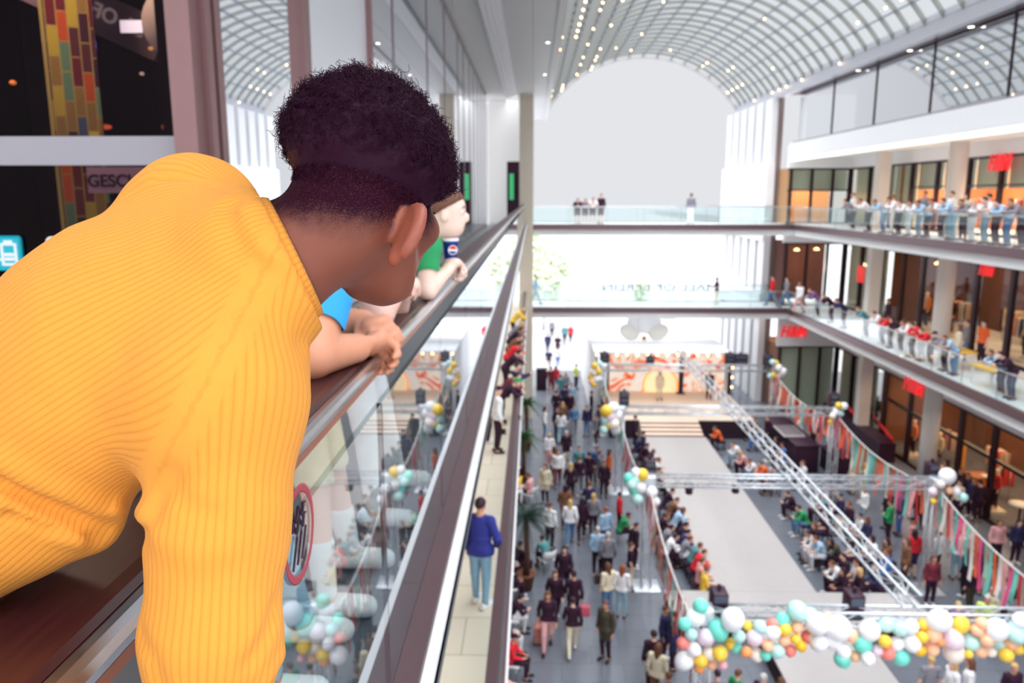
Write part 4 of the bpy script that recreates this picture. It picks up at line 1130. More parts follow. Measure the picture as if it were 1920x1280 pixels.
HAIRC = {'d': ('dark', (48, 20, 34)), 'b': ('brown', (104, 66, 48)), 'n': ('blond', (206, 168, 112)), 'g': ('grey', (196, 192, 190)), 'r': ('auburn', (150, 78, 48))}
HM = {k: mat('hair_' + a, c, .6, vary=.25, scale=40) for k, (a, c) in HAIRC.items()}
SHOEW = mat('shoe_white', (232, 230, 230), .6); SHOEK = mat('shoe_dark', (44, 28, 38), .6)

STAND = dict(pelvis=(0, 0, .96), chest=(0, .01, 1.31), neck=(0, -.01, 1.47), head=(0, .025, 1.625), sh=(.172, -.005, 1.41), el=(.235, -.03, 1.13), wr=(.25, .05, .89), ha=(.25, .085, .80), hip=(.085, 0, .92), kn=(.10, .02, .5), an=(.105, -.03, .085), to=(.125, .13, .035))
def pose(**kw):
    d = {}
    for k, v in STAND.items():
        if k in ('pelvis', 'chest', 'neck', 'head'): d[k] = kw.get(k, v)
        else:
            d[k + 'R'] = kw.get(k + 'R', kw.get(k, v)); q = kw.get(k + 'L', kw.get(k, v)); d[k + 'L'] = (-q[0], q[1], q[2])
    return d


POSES = {
    'stand': pose(),
    'walk': pose(knR=(.1, .17, .53), anR=(.1, .27, .10), toR=(.11, .43, .07), knL=(.1, -.06, .5), anL=(.1, -.33, .14), toL=(.11, -.2, .05), elR=(.24, -.12, 1.15), wrR=(.24, -.1, .92), haR=(.24, -.07, .83), elL=(.24, .07, 1.14), wrL=(.23, .24, .95), haL=(.22, .3, .88)),
    'phone': pose(elR=(.23, .07, 1.14), wrR=(.11, .28, 1.25), haR=(.06, .33, 1.31), elL=(.22, .05, 1.13), wrL=(.1, .26, 1.17), haL=(.04, .31, 1.21), head=(0, .04, 1.62)),
    'cross': pose(elR=(.25, .06, 1.14), wrR=(.02, .21, 1.17), haR=(-.07, .2, 1.2), elL=(.25, .06, 1.13), wrL=(.03, .24, 1.13), haL=(-.06, .23, 1.13)),
    'lean': pose(pelvis=(0, -.08, .95), chest=(0, .16, 1.20), neck=(0, .27, 1.31), head=(0, .39, 1.39), sh=(.18, .24, 1.25), el=(.25, .36, 1.10), wr=(.08, .52, 1.10), ha=(.0, .56, 1.11), hip=(.085, -.08, .91), kn=(.1, -.04, .5), an=(.1, -.12, .085), to=(.12, .05, .035)),
    'sit': pose(pelvis=(0, 0, .56), chest=(0, .03, .90), neck=(0, .06, 1.06), head=(0, .11, 1.205), sh=(.185, .04, 1.0), el=(.22, .12, .73), wr=(.12, .33, .66), ha=(.08, .41, .66), hip=(.09, .03, .52), kn=(.12, .45, .53), an=(.12, .44, .085), to=(.13, .6, .035)),
    'slouch': pose(pelvis=(0, 0, .56), chest=(0, .14, .86), neck=(0, .25, .99), head=(0, .34, 1.10), sh=(.18, .21, .94), el=(.2, .36, .68), wr=(.08, .5, .72), ha=(.03, .55, .76), hip=(.09, .03, .52), kn=(.13, .45, .54), an=(.13, .4, .085), to=(.14, .56, .035)),
    'reach': pose(elR=(.2, .22, 1.32), wrR=(.12, .45, 1.42), haR=(.1, .54, 1.45), elL=(.2, .2, 1.28), wrL=(.08, .42, 1.36), haL=(.04, .5, 1.42), chest=(0, .05, 1.3), head=(0, .07, 1.62)),
}


def body_sdf(J, k=.03, fingers=False):
    s = SDF(k)
    J = {a: V3(*b) for a, b in J.items()}
    up = nrm(J['chest'] - J['pelvis']); sd = V3(1, 0, 0); fw = nrm(np.cross(up, sd)); fw = -fw if fw[1] < 0 else fw
    s.cone(J['pelvis'], J['chest'], .135, .15, 'torso', (fw, .72)); s.cone(J['chest'], J['neck'] - up * .07, .14, .10, 'torso', (fw, .75))
    s.cone(J['shR'], J['shL'], .058, .058, 'torso'); s.cone(J['hipR'], J['hipL'], .105, .105, 'hips')
    s.cone(J['pelvis'], (J['hipR'] + J['hipL']) / 2, .13, .12, 'hips', (fw, .8))
    hd = J['head']; s.cone(J['neck'] - up * .03, hd - V3(0, .01, .04), .058, .05, 'neck')
    s.ell(hd + V3(0, -.005, .03), (.074, .095, .09), 'head'); s.ell(hd + V3(0, .02, -.045), (.056, .066, .07), 'head')
    s.ell(hd + V3(0, .093, -.015), (.013, .018, .024), 'head', k=.012)
    for q in 'RL':
        sx = 1 if q == 'R' else -1
        s.cone(J['sh' + q], J['el' + q], .052, .041, 'uparm'); s.cone(J['el' + q], J['wr' + q], .042, .029, 'forearm', k=.015)
        w_, h_ = J['wr' + q], J['ha' + q]; s.cone(w_, h_, .028, .03, 'hand', k=.012)
        d = nrm(h_ - w_); s.cone(h_, h_ + d * .075, .024, .012, 'hand', k=.012); s.cone(h_ - d * .02, h_ + d * .03 - V3(sx * .035, 0, 0), .014, .01, 'hand', k=.01)
        s.cone(J['hip' + q], J['kn' + q], .092, .06, 'thigh'); s.cone(J['kn' + q], J['an' + q], .058, .038, 'calf', k=.02)
        a, t = J['an' + q], J['to' + q]; hl = a + (a - t) * V3(.3, .3, 0) - V3(0, 0, .03)
        s.cone(hl, t, .042, .036, 'shoe' + q, k=.02); s.ell(hd + V3(sx * .076, -.005, -.01), (.01, .018, .03), 'head', k=.01)
    return s


def hair_sdf(style):
    s = SDF(.02); s.ell((0, -.012, .038), (.086, .105, .098), 'h')
    if style == 'short': s.cut = lambda P: np.maximum(-(P[:, 2] - .03 - .55 * P[:, 1]), -(P[:, 2] + .05))
    elif style == 'long':
        s.cone((0, -.07, .02), (0, -.105, -.30), .085, .06, 'h', ((0, 1, 0), .55))
        s.cone((.06, -.03, .0), (.08, -.03, -.22), .04, .03, 'h'); s.cone((-.06, -.03, .0), (-.08, -.03, -.22), .04, .03, 'h')
        s.cut = lambda P: np.where(P[:, 1] > .0, -(P[:, 2] - .02 - .6 * P[:, 1]) - .6 * np.maximum(0, .012 - P[:, 1]) * 0, -1.0) * (np.abs(P[:, 0]) < .062)  - (np.abs(P[:, 0]) >= .062) * 1.0
    elif style == 'bun':
        s.ell((0, -.11, .09), (.045, .04, .045), 'h'); s.cut = lambda P: np.maximum(-(P[:, 2] - .03 - .55 * P[:, 1]), -(P[:, 2] + .06))
    elif style == 'cap':
        s.ell((0, .12, .045), (.07, .075, .012), 'h', k=.006); s.cut = lambda P: -(P[:, 2] - .03)
    return s


PROTO = {}
HAIRME = {}
for st in ('short', 'long', 'bun', 'cap'):
    f = hair_sdf(st); V, F = nets(f, (-.16, -.22, -.38), (.16, .24, .2), .013, project=(st == 'short' or st == 'bun')); HAIRME[st] = np_mesh('hair', V, F); HAIRME[st].materials.append(HM['d'])


def proto(pn, h=.021):
    J = POSES[pn]; f = body_sdf(J)
    A = np.array(list(J.values())); lo, hi = A.min(0) - .16, A.max(0) + .2; lo[2] = -.01
    V, F = nets(f, lo, hi, h); L = f.labels(V); Nn = grad_n(f, V)
    isin = lambda *n: np.isin(L, n)
    hz = V[:, 2] - J['pelvis'][2]; low = isin('hips') & (hz > -.06)
    d = dict(body=np_mesh('person', V, F), long=sub_mesh('jacket', V, F, isin('torso', 'uparm', 'forearm') | low, .016, Nn), tee=sub_mesh('shirt', V, F, isin('torso', 'uparm') | low, .013, Nn),
             coat=sub_mesh('coat', V, F, isin('torso', 'uparm', 'forearm', 'hips') | (isin('thigh') & (V[:, 2] > .62)), .024, Nn),
             trousers=sub_mesh('trousers', V, F, isin('hips', 'thigh', 'calf'), .010, Nn), shorts=sub_mesh('shorts', V, F, isin('hips', 'thigh'), .016, Nn),
             R=sub_mesh('shoe', V, F, isin('shoeR'), .004, Nn), L=sub_mesh('shoe', V, F, isin('shoeL'), .004, Nn), J=J)
    for k in d:
        if k != 'J': d[k].materials.append(SKIN['l'])
    return d


for pn in POSES: PROTO[pn] = proto(pn)


def piece(name, me, m, parent, loc=None, rot=None):
    o = bpy.data.objects.new(name, me); COL.objects.link(o); o.parent = parent
    o.material_slots[0].link = 'OBJECT'; o.material_slots[0].material = m
    if loc is not None: o.location = loc
    if rot is not None: o.rotation_euler = rot
    return o


rp = random.Random(21)
LABELS = {}
def person(loc, face, pn, top, bot, hair, style, sleeve, where, group, skin='l', scale=1.0, shoe=None, act=None):
    P = PROTO[pn]
    gar = {'long': 'jumper', 'tee': 'T-shirt', 'coat': 'jacket'}[sleeve]; bt = 'shorts' if bot.isupper() else ('jeans' if bot in 'jf' else 'trousers')
    bk = bot.lower(); bn = {'j': 'blue', 'f': 'pale'}.get(bk, CLO[bk][0])
    hs = {'short': '', 'long': 'long ', 'bun': 'tied '}.get(style, '')
    hd = f'{CLO[hair][0]} cap' if style == 'cap' else f'{hs}{HAIRC[hair][0]} hair'
    av = {'stand': 'standing', 'walk': 'walking', 'phone': 'holding a phone', 'cross': 'with folded arms', 'lean': 'leaning', 'sit': 'seated', 'slouch': 'hunched', 'reach': 'filming'}[pn]
    lab = f'person, {hd}, {CLO[top][0]} {gar}, {bn} {bt}, {av} {where}'
    LABELS.setdefault(lab, []).append(loc)
    r = bpy.data.objects.new('person', P['body']); COL.objects.link(r)
    r.material_slots[0].link = 'OBJECT'; r.material_slots[0].material = SKIN[skin]
    r.location = [float(c) for c in loc]; r.rotation_euler = (0, 0, math.radians(face)); r.scale = (scale,) * 3
    tag(r, lab, 'person', group)
    piece({'long': 'jumper', 'tee': 'shirt', 'coat': 'jacket'}[sleeve], P[sleeve], CM[top], r)
    piece('shorts' if bot.isupper() else 'trousers', P['shorts' if bot.isupper() else 'trousers'], CM[bk], r)
    sm = SHOEW if (shoe or rp.choice('wkk')) == 'w' else SHOEK
    piece('shoe', P['R'], sm, r); piece('shoe', P['L'], sm, r)
    hp = P['J']['head']; piece('cap' if style == 'cap' else 'hair', HAIRME[style], CM[hair] if style == 'cap' else HM[hair], r, hp)
    return r


HH = {'stand': 1.64, 'walk': 1.62, 'phone': 1.63, 'cross': 1.63, 'lean': 1.4, 'sit': 1.21, 'slouch': 1.11, 'reach': 1.63}
STY = {'s': 'short', 'l': 'long', 'b': 'bun', 'c': 'cap'}; SLV = {'t': 'tee', 'j': 'long', 'k': 'coat'}
PSE = {'S': 'stand', 'W': 'walk', 'P': 'phone', 'X': 'cross', 'L': 'lean', 'I': 'sit', 'U': 'slouch', 'R': 'reach'}


MOVERS = []
def crowd(text, floor, group, where, plane=None, seat=None, yplane=None):
    """each row: head pixel x, y, pose letter, facing in degrees, top bottom hair-colour hair-style sleeve letters, optional place phrase"""
    out = []
    for row in text.strip().split('\n'):
        row = row.strip()
        if not row: continue
        row, _, wh = row.partition('@'); q = row.split()
        px, py, pn, face, code = float(q[0]), float(q[1]), PSE[q[2]], float(q[3]), q[4]
        J = POSES[pn]['head']; a = math.radians(face); off = V3(-math.sin(a) * J[1], math.cos(a) * J[1], 0)
        sc = rp.uniform(.95, 1.05)
        if yplane is not None:
            h = at_y(px, py, yplane); loc = V3(h[0] - off[0], yplane, floor)
        elif plane is not None:
            h = at_x(px, py, plane) if plane > 0 else at_z(px, py, floor + HH[pn] * sc); loc = V3(plane - off[0] * 1, h[1] - off[1], floor)
        else:
            h = at_z(px, py, floor + HH[pn] * sc); loc = V3(h[0] - off[0], h[1] - off[1], floor)
        if plane is None and yplane is None and floor > 0 and loc[0] > 14.6: loc[1] = min(loc[1], 45.3)
        top, bot, hr, sty, sl = code[0], code[1], code[2], STY[code[3]], SLV[code[4]]
        o = person(loc, face, pn, top, bot, hr, sty, sl, wh.strip() or where, group, skin=(code[5] if len(code) > 5 else rp.choice('llm')), scale=sc)
        st_ = None
        if seat and pn in ('sit', 'slouch'): st_ = seat(loc, face, wh.strip() or where, CLO[top][0] + ' and ' + CLO[bot.lower()][0])
        MOVERS.append((o, st_, floor, plane is not None, pn))
    return out
# ------------------------------------------------------------------ seats
STOOLME = MB().rbox((-.22, -.22, .38), (.22, .22, .45), .02, 2).mesh('stool_seat'); STOOLME.materials.append(BLACKCLOTH)
LEGME = MB().box((-.02, -.02, 0), (.02, .02, .38)).mesh('stool_leg'); LEGME.materials.append(BLK)
def stool(loc, face, where, cl=''):
    r = empty('stool', loc, 'black stool under one of the audience beside the runway', 'stool', 'black stools of the runway audience', math.radians(face))
    o = bpy.data.objects.new('seat', STOOLME); COL.objects.link(o); o.parent = r
    for sx in (-1, 1):
        for sy in (-1, 1):
            o = bpy.data.objects.new('leg', LEGME); COL.objects.link(o); o.parent = r; o.location = (sx * .18, sy * .18, 0)
    return r
PLAST = mat('white_moulded_plastic', (236, 234, 232), .35)
cs_ = MB().rbox((-.24, -.2, .40), (.24, .26, .45), .02, 2).mesh('seat'); cb_ = MB()
vs = []
for i in range(9):
    x = -.25 + .5 * i / 8; y = -.26 + .10 * (abs(x) / .25) ** 2
    for z, dy in ((.44, .06), (.62, 0), (.82, -.06)):
        for th in (0, -.025): vs.append((x, y + dy + th, z))
fs = []
for i in range(8):
    o = i * 6
    fs += [(o, o + 6, o + 8, o + 2), (o + 2, o + 8, o + 10, o + 4), (o + 1, o + 3, o + 9, o + 7), (o + 3, o + 5, o + 11, o + 9), (o + 4, o + 10, o + 11, o + 5), (o, o + 1, o + 7, o + 6)]
fs += [(0, 2, 3, 1), (2, 4, 5, 3), (48, 49, 51, 50), (50, 51, 53, 52)]
cb_ = cb_.add(vs, fs, True).mesh('backrest'); cl_ = MB().tube([(0, 0, .41), (.03, .03, 0)], .014, 6).mesh('leg')
for m_, k_ in ((cs_, PLAST), (cb_, PLAST), (cl_, STEEL)): m_.materials.append(k_)
def white_chair(loc, face, where, cl=''):
    r = empty('moulded_chair', loc, f'white moulded chair under the person in {cl} seated ' + where, 'chair', None, math.radians(face))
    for nm, me in (('seat', cs_), ('backrest', cb_)):
        o = bpy.data.objects.new(nm, me); COL.objects.link(o); o.parent = r
    for sx, sy, rz in ((1, 1, 0), (-1, 1, 90), (-1, -1, 180), (1, -1, 270)):
        o = bpy.data.objects.new('leg', cl_); COL.objects.link(o); o.parent = r; o.location = (sx * .19, sy * .17, 0); o.rotation_euler = (0, 0, math.radians(rz))
    return r


# ------------------------------------------------------------------ the crowd
AISLE = """
1035 601 W 0 ekdsj@far down the aisle
1059 611 W 180 tkbsj@far down the aisle
1070 612 W 180 rkdlj@far down the aisle
1027 627 W 0 nndsj@far down the aisle
1046 630 W 0 kkbst@at the aisle's far end
1046 652 W 0 wjbst@at the aisle's far end
1029 657 W 180 ncbst@at the aisle's far end
1033 691 W 0 mmdsj@by the far kiosk
1042 689 W 0 rmblj@by the far kiosk
1081 685 S -60 lndst@near the canopy side
1052 706 W 0 tebst@by the far kiosk
1061 702 W 180 ekblj@by the far kiosk
1043 736 W 0 kndsj@in mid aisle
1058 726 W 0 nkdsj@in mid aisle
1072 722 W 180 sjbsj@in mid aisle
1068 738 W 180 kkdsk@in mid aisle
1055 757 W 0 hknlj@in mid aisle
1046 768 W 180 kkbsk@opposite the small palm
1022 766 S -90 wjdlj@opposite the small palm
1052 774 W 0 wfblj@opposite the small palm
1077 763 W 180 jebsj@opposite the small palm
1100 764 S 150 njdsj@beside the steps' tower
1109 736 S 90 kkdsj@beside the steps' tower
1117 779 S 90 ekbsj@beside the steps' tower
1030 816 S 0 wpnsj@past the middle palm
1062 812 W 180 kcgsk@past the middle palm
1039 841 W 0 pkblj@past the middle palm
1046 848 W 180 wmblj@past the middle palm
1086 840 S 180 tkbsj@in the aisle's middle
1105 852 W 0 kkdst@in the aisle's middle
1070 872 W 0 kknlj@in the aisle's middle
1087 860 W 0 kebsj@in the aisle's middle
1130 850 P -90 efbsj@by the audience barrier
1142 847 S -90 okblj@by the audience barrier
1060 914 W 0 hkdlk@heading up the aisle
1069 942 W 0 wjnlj@heading up the aisle
1032 947 S -30 wkbsj@beside the largest palm
1091 939 W 0 kkdlj@heading up the aisle
1113 930 W 0 eknlj@heading up the aisle
1105 908 W 0 nkbst@heading up the aisle
1135 955 S 30 skrsj@before the old couple
1121 992 S 0 skgsj@in the old couple
1140 1002 S 0 ekgsj@in the old couple
1058 1031 W 180 kkdlk@towards the camera
1041 1077 W 180 kkblk@in the group of four
1076 1077 W 0 kkdsj@in the group of four
1027 1117 W 180 kpblj@pulling a pink suitcase
1074 1127 W 0 kcdsj@behind the pink suitcase
1136 1133 S 140 vkbsk@alone in the near aisle
1160 1064 S -20 wfrlj@with a friend in the aisle
1147 1061 S 30 cjblj@with a friend in the aisle
1226 1188 S 0 kkdsj@under the mint balloons
1235 1213 S -30 chblj@under the mint balloons
1255 1266 S -30 ekbst@under the mint balloons
1250 1143 S -120 nkbsk@at the platform end
1263 1152 S 60 nkdsk@at the platform end
1163 927 S -90 rkdsj@below the mint balloons
1179 966 U -90 gkdst@below the mint balloons
1194 985 S -90 kkdsj@below the mint balloons
1197 1020 S -90 kcbst@below the mint balloons
1207 812 S -90 nkdsj@at the stage steps
1192 782 S -90 kkdsk@at the stage steps
1122 762 S 90 nkdst@beside the steps' tower
1133 868 S 180 kkbsj@by the audience barrier
1120 842 W 180 bkdst@by the audience barrier
"""
SEATED = """
980 862 I -60 wkbsj
1016 1008 U 30 tkdsj@near the largest palm
976 1020 I -50 kkdsj@near the largest palm
960 1058 I -80 kkdsj@behind the walking group
954 1030 I -70 bkbst@near the largest palm
979 1120 U -90 kwdsj@beside the suitcase puller
952 1155 I -60 nwdsj@beside the suitcase puller
966 1195 I -100 rkkcj@in the near row
947 1252 I -80 pwnst@in the near row
991 892 I 60 pkbsj
966 889 I -80 nwnsj
1022 874 S 150 ckblk@beside the seated shoppers
965 890 I 60 ykdlj
"""
AUD_A = """
1340 803 U 90 okbsj@near the steps
1375 832 U 90 wfbsj@near the steps
1387 849 U 90 pknlj@near the steps
1405 864 U 90 wjbsj@near the steps
1426 869 U 90 ohbsj@near the steps
1455 822 I 90 kkdlj@near the sound desk
1467 834 I 90 bkdst@near the sound desk
1505 868 I 90 wkbsj@near the sound desk
1415 785 I 90 hkbsj@near the steps
1422 802 I 90 nbdsj@near the steps
1450 878 I 90 ekdsj@near the sound desk
1475 925 U 90 kkdsj
1497 952 U 90 gjdsj
1515 1000 U 90 wwdsj
1530 1010 U 90 swbst
1527 985 I 90 kkblj
1555 1015 U 90 vkdlj
1580 1044 I 90 kkdsj
1565 1057 U 90 wkbsj
1600 1054 I 90 wvdst
1545 962 I 90 kndst
1592 945 I 90 kcbsj@in the back row
1575 930 I 90 nkdsj@in the back row
1560 915 I 90 ekbst@in the back row
1625 974 I 90 nkblj@in the back row
1612 967 I 90 wkdsj@in the back row
1637 1009 I 90 wkdlj@in the back row
1660 1014 I 90 hkdlj@in the back row
1672 1036 I 90 bjbsj@in the back row
1605 1010 I 90 kkbst@in the back row
1540 925 I 90 tkdst@in the back row
1595 1085 I 90 kkdlj
1625 1090 I 90 kknlj
1640 1062 I 90 nkdsj
"""
AUD_B = """
1271 937 U -90 hkbsj
1281 956 U -90 skblj
1252 967 U -90 kkbst
1260 989 U -90 ekdsj
1271 1007 U -90 wkdsj
1288 984 U -90 kwdsj
1292 997 U -90 nwdsj
1297 1012 U -90 ewbsj
1313 1020 U -90 tkbsj
1323 1035 U -90 rkbsj
1339 1058 I -90 pkbst
1215 834 U -90 kkdsj@near the steps
1235 862 U -90 wkbsj@near the steps
1238 880 U -90 hkdst@near the steps
1226 846 U -90 kkblj@near the steps
1205 822 U -90 nkbsj@near the steps
1262 920 U -90 kedst
1345 1082 I -90 ykbst
"""
FLOORR = """
1622 917 S 90 wfbsj@behind the shop-side audience
1670 942 X 60 gkdsj@behind the shop-side audience
1667 918 S 100 kkdsj@behind the shop-side audience
1690 925 S 80 nbdsj@behind the shop-side audience
1727 919 S 0 kkdsk@under the white balloon tower
1712 975 S 60 pkkcj@under the white balloon tower
1715 997 S 0 rNdlj@under the white balloon tower
1690 1012 S 80 hkblk@behind the shop-side audience
1760 999 S 30 wkdsj@beside the lattice tower
1752 1047 S 180 mkblj@beside the lattice tower
1800 997 S 0 wfdsj@beneath the near shop ribbons
1820 992 S 150 pknst@beneath the near shop ribbons
1842 1022 S 60 kkdlj@beneath the near shop ribbons
1815 1032 S 30 kkblk@beneath the near shop ribbons
1825 1057 S 30 kvdsj@beneath the near shop ribbons
1875 979 S 180 pkblj@by the bistro table
1912 979 S 180 nkdlj@by the bistro table
1882 1089 W 90 skbst@above the garland's end
1862 1107 S 90 ckgst@above the garland's end
1852 1122 S 150 lwgst@above the garland's end
1797 1134 S 0 uknst@above the garland's end
1817 882 P 180 kkdsj@behind the orange counter
1832 892 S 150 kkbst@behind the orange counter
1877 904 S 0 kkdsk@before the shop doors
1800 904 S 100 ckdst@beside the yellow banner
1789 1243 S 90 wknlj@below the garland
1817 1241 S 60 wkblj@below the garland
1903 1251 S 180 kknst@below the garland
1746 1236 S 0 eknst@below the garland
1437 1272 S -60 kkgst@below the garland
1460 1276 S 0 kkbst@below the garland
1385 1262 S -60 gkbst@below the garland
1345 1262 S 0 ekdsj@below the garland
1464 782 S 90 kkdsj@between tower and desk
1480 782 S 100 wfbsj@between tower and desk
1527 792 S 120 kkdst@behind the sound desk
1600 860 S 90 ccbsj@beside the low desk
1620 872 S 60 ccnlj@beside the low desk
1905 900 S 120 nkbsj@before the shop doors
1860 868 W 60 hkdlj@before the shop doors
1835 850 S 120 ekbsj@before the shop doors
1255 1290 S 0 nkdsj@below the garland
"""
G1L = """
965 582 L -90 yknsj@close to the bridge
956 607 L -90 eknlj@close to the bridge
961 618 L -90 kkdsj@close to the bridge
950 632 L -90 hkbsj@near the stone pillar
955 645 L -90 rkdsj@near the stone pillar
952 662 L -90 kkdsj@near the stone pillar
957 686 R -90 nkdsj@past the small palm
948 716 L -90 kkgcj@past the small palm
955 705 L -90 mkdsj@past the small palm
"""
G1R = """
1521 523 L 90 ukbsj
1546 538 L 90 kkdsj
1569 543 L 90 nkdsj
1610 559 L 90 tkbsj
1640 562 L 90 wkdsj
1655 569 L 90 rkdsj
1674 577 L 90 kkdlj
1695 579 L 90 wkbsj
1712 582 L 90 rwdsj
1729 591 L 90 rkbsj
1756 589 L 90 ekkcj
1773 602 L 90 sjbst
1861 624 L 90 skbsj
1880 627 L 90 kndsj
"""
G1R2 = """
1500 533 W 120 wpblj@near the far corner
1449 521 W 100 rjdsj@on the lower footbridge
1458 518 W 100 ejdsj@on the lower footbridge
1799 613 S 60 cfblj@by the round column
1813 604 S 60 ejbsj@by the round column
1845 606 S 100 okdst@by the round column
"""
G2R = """
1584 377 L 90 ekdsj
1613 372 L 90 wkbsj
1640 368 L 90 sjbsj
1667 374 L 90 wkdsj
1687 365 L 90 wwbsj
1706 363 L 90 wfdsj
1721 365 L 90 skdsj
1746 372 L 90 wkbst
1768 368 L 90 sfdsj
1803 368 L 90 ewbsj
1827 365 L 90 wfnsj
1847 368 L 90 wkdst
1868 372 L 90 sjdsj
1895 372 L 90 ekbsj
"""
G2R2 = """
1600 366 S 90 wkbsj
1675 360 S 60 wwbsj
1735 360 S 120 ewdsj
1785 361 S 90 wfbst
1855 357 S 60 wkdsj
1812 360 S 110 ckdlj
"""
crowd('1670 515 S 90 kkdsj', L1, 'people on the lower shop gallery', 'by the far square pier', plane=XR + 2.0)
GA, GS = 'shoppers in the mall aisle', 'shoppers seated beside the aisle'
crowd(AISLE, GROUND, GA, 'in the aisle')
crowd(SEATED, GROUND, GS, 'beside the aisle', seat=white_chair)
crowd(AUD_A, GROUND, 'audience on the shop side of the runway', 'in the shop-side audience', seat=stool)
crowd(AUD_B, GROUND, 'audience on the aisle side of the runway', 'in the aisle-side audience', seat=stool)
crowd(FLOORR, GROUND, 'people standing around the show', 'around the show')
crowd(G1L, L1, 'people at the lower gallery rail', 'at the lower rail', plane=-.42)
crowd(G1R, L1, 'people at the lower gallery rail by the shops', 'on the lower shop rail', plane=XR + .12)
crowd(G1R2, L1, 'people on the lower shop gallery', 'on the lower gallery')
crowd(G2R, L2, 'people at the upper gallery rail by the shops', 'on the upper shop rail', plane=XR + .12)
crowd(G2R2, L2, 'people on the upper shop gallery', 'behind the upper shop rail', plane=XR + 1.0)
crowd("1083 380 L 180 kKdsj@on the upper footbridge\n1098 383 L 180 eKbsj@on the upper footbridge\n1111 383 L 180 wKdst@on the upper footbridge\n1127 376 S 150 kKbsj@on the upper footbridge\n1296 378 S 0 ewdsj@on the upper footbridge", L2, 'people on the upper footbridge', '', yplane=YE + 1.6)
crowd("989 521 S 180 kkdsj@on the lower footbridge\n1005 518 W -90 sfbsj@on the lower footbridge\n1344 527 X 90 kcdst@on the lower footbridge", L1, 'people on the lower footbridge', '', yplane=YE + 1.5)
# nobody stands inside a neighbour or a prop: nudge the standing and seated people apart
OBST = [(x, y, .42) for y in TY for x in (TXL, TXR)] + [(o.location.x, o.location.y, .5) for o in bpy.data.objects if o.parent is None and o.name.startswith(('potted_palm', 'bistro_table', 'kiosk', 'yellow_banner', 'floor_speaker'))]
BOXES = []
for o in bpy.data.objects:
    if o.parent is None and o.name.startswith(('sound_desk', 'side_desk', 'orange_counter', 'stage', 'runway')) and not o.name.startswith(('stage_canopy', 'stage_screen', 'stage_post', 'stage_steps')):
        pts = [Vector(v.co) for c in o.children for v in c.data.vertices]
        if pts and max(p.x for p in pts) > 3: BOXES.append((min(p.x for p in pts) - .25, max(p.x for p in pts) + .25, min(p.y for p in pts) - .25, max(p.y for p in pts) + .25))
for it in range(30):
    for i_, (a, sa, fa_, pa_, na_) in enumerate(MOVERS):
        for (b, sb_, fb_, pb_, nb__) in MOVERS[i_ + 1:]:
            if fa_ != fb_: continue
            dx, dy = b.location.x - a.location.x, b.location.y - a.location.y
            if abs(dx) > .7 or abs(dy) > .7: continue
            d = math.hypot(dx, dy) or .01; need = .52 if 'sit' in (na_, nb__) or 'slouch' in (na_, nb__) else .44
            if d < need:
                m_ = (need - d) / 2 / d * .6
                if pa_ and pb_: dx = 0
                if not (pa_ and not pb_): a.location.x -= dx * m_; a.location.y -= dy * m_
                b.location.x += dx * m_; b.location.y += dy * m_
        if fa_ == GROUND:
            for ox, oy, r_ in OBST:
                dx, dy = a.location.x - ox, a.location.y - oy; d = math.hypot(dx, dy) or .01
                if d < r_ + .2: a.location.x += dx / d * (r_ + .2 - d); a.location.y += dy / d * (r_ + .2 - d)
            for x0, x1, y0, y1 in BOXES:
                x, y = a.location.x, a.location.y
                if x0 < x < x1 and y0 < y < y1:
                    k_ = min((x - x0, 0), (x1 - x, 1), (y - y0, 2), (y1 - y, 3))
                    if k_[1] == 0: a.location.x = x0
                    elif k_[1] == 1: a.location.x = x1
                    elif k_[1] == 2: a.location.y = y0
                    else: a.location.y = y1
            if a.location.x > XS - .5: a.location.x = XS - .5
for a, sa, _f, _p, _n in MOVERS:
    if sa is not None: sa.location = a.location
# people on the stage
h = at_y(1238, 702, 44.5)
person((h[0], 44.5, 1.05), 180, 'stand', 'c', 'c', 'b', 'long', 'tee', 'on the lit stage', 'performers on the stage')
h = at_y(1330, 722, 44.8)
person((h[0], 44.8, 1.05), 170, 'stand', 'k', 'k', 'd', 'short', 'long', 'on the lit stage', 'performers on the stage')
# lower gallery: couple and the man in the blue jacket
def by_feet(px, py, z): return at_z(px, py, z)
q = by_feet(933, 848, L1); person(q, -75, 'stand', 'w', 'k', 'k', 'cap', 'long', 'at the lower gallery rail', 'people at the lower gallery rail', shoe='k')
q = by_feet(927, 838, L1) + V3(-.18, .35, 0); person(q, -80, 'stand', 'w', 'k', 'n', 'long', 'long', 'at the lower gallery rail', 'people at the lower gallery rail')
dups = {k: v for k, v in LABELS.items() if len(v) > 1 or len(k.replace('-', ' ').split()) > 16}
for k, v in dups.items(): print('DUP', len(v), k)
# ------------------------------------------------------------------ the man in the yellow sweater
def march(f, px, py, t0=.3, t1=3.0):
    d = nrm(ray(px, py)); t = t0
    for _ in range(90):
        e = f((EYE + d * t)[None])[0]
        if abs(e) < 1e-4: break
        t += e * .8
        if t > t1: break
    return EYE + d * t


def vnoise(P, sc, seed=0):
    Q = P * sc + seed * 17.3; I = np.floor(Q).astype(int); Fr = Q - I; Fr = Fr * Fr * (3 - 2 * Fr)
    def H(a, b, c):
        n = (I[:, 0] + a) * 73856093 ^ (I[:, 1] + b) * 19349663 ^ (I[:, 2] + c) * 83492791
        n = (n ^ (n >> 13)) * 1274126177; return ((n ^ (n >> 16)) & 65535) / 65535.0
    r = 0
    for a in (0, 1):
        for b in (0, 1):
            for c in (0, 1):
                wgt = (Fr[:, 0] if a else 1 - Fr[:, 0]) * (Fr[:, 1] if b else 1 - Fr[:, 1]) * (Fr[:, 2] if c else 1 - Fr[:, 2]); r = r + wgt * H(a, b, c)
    return r * 2 - 1


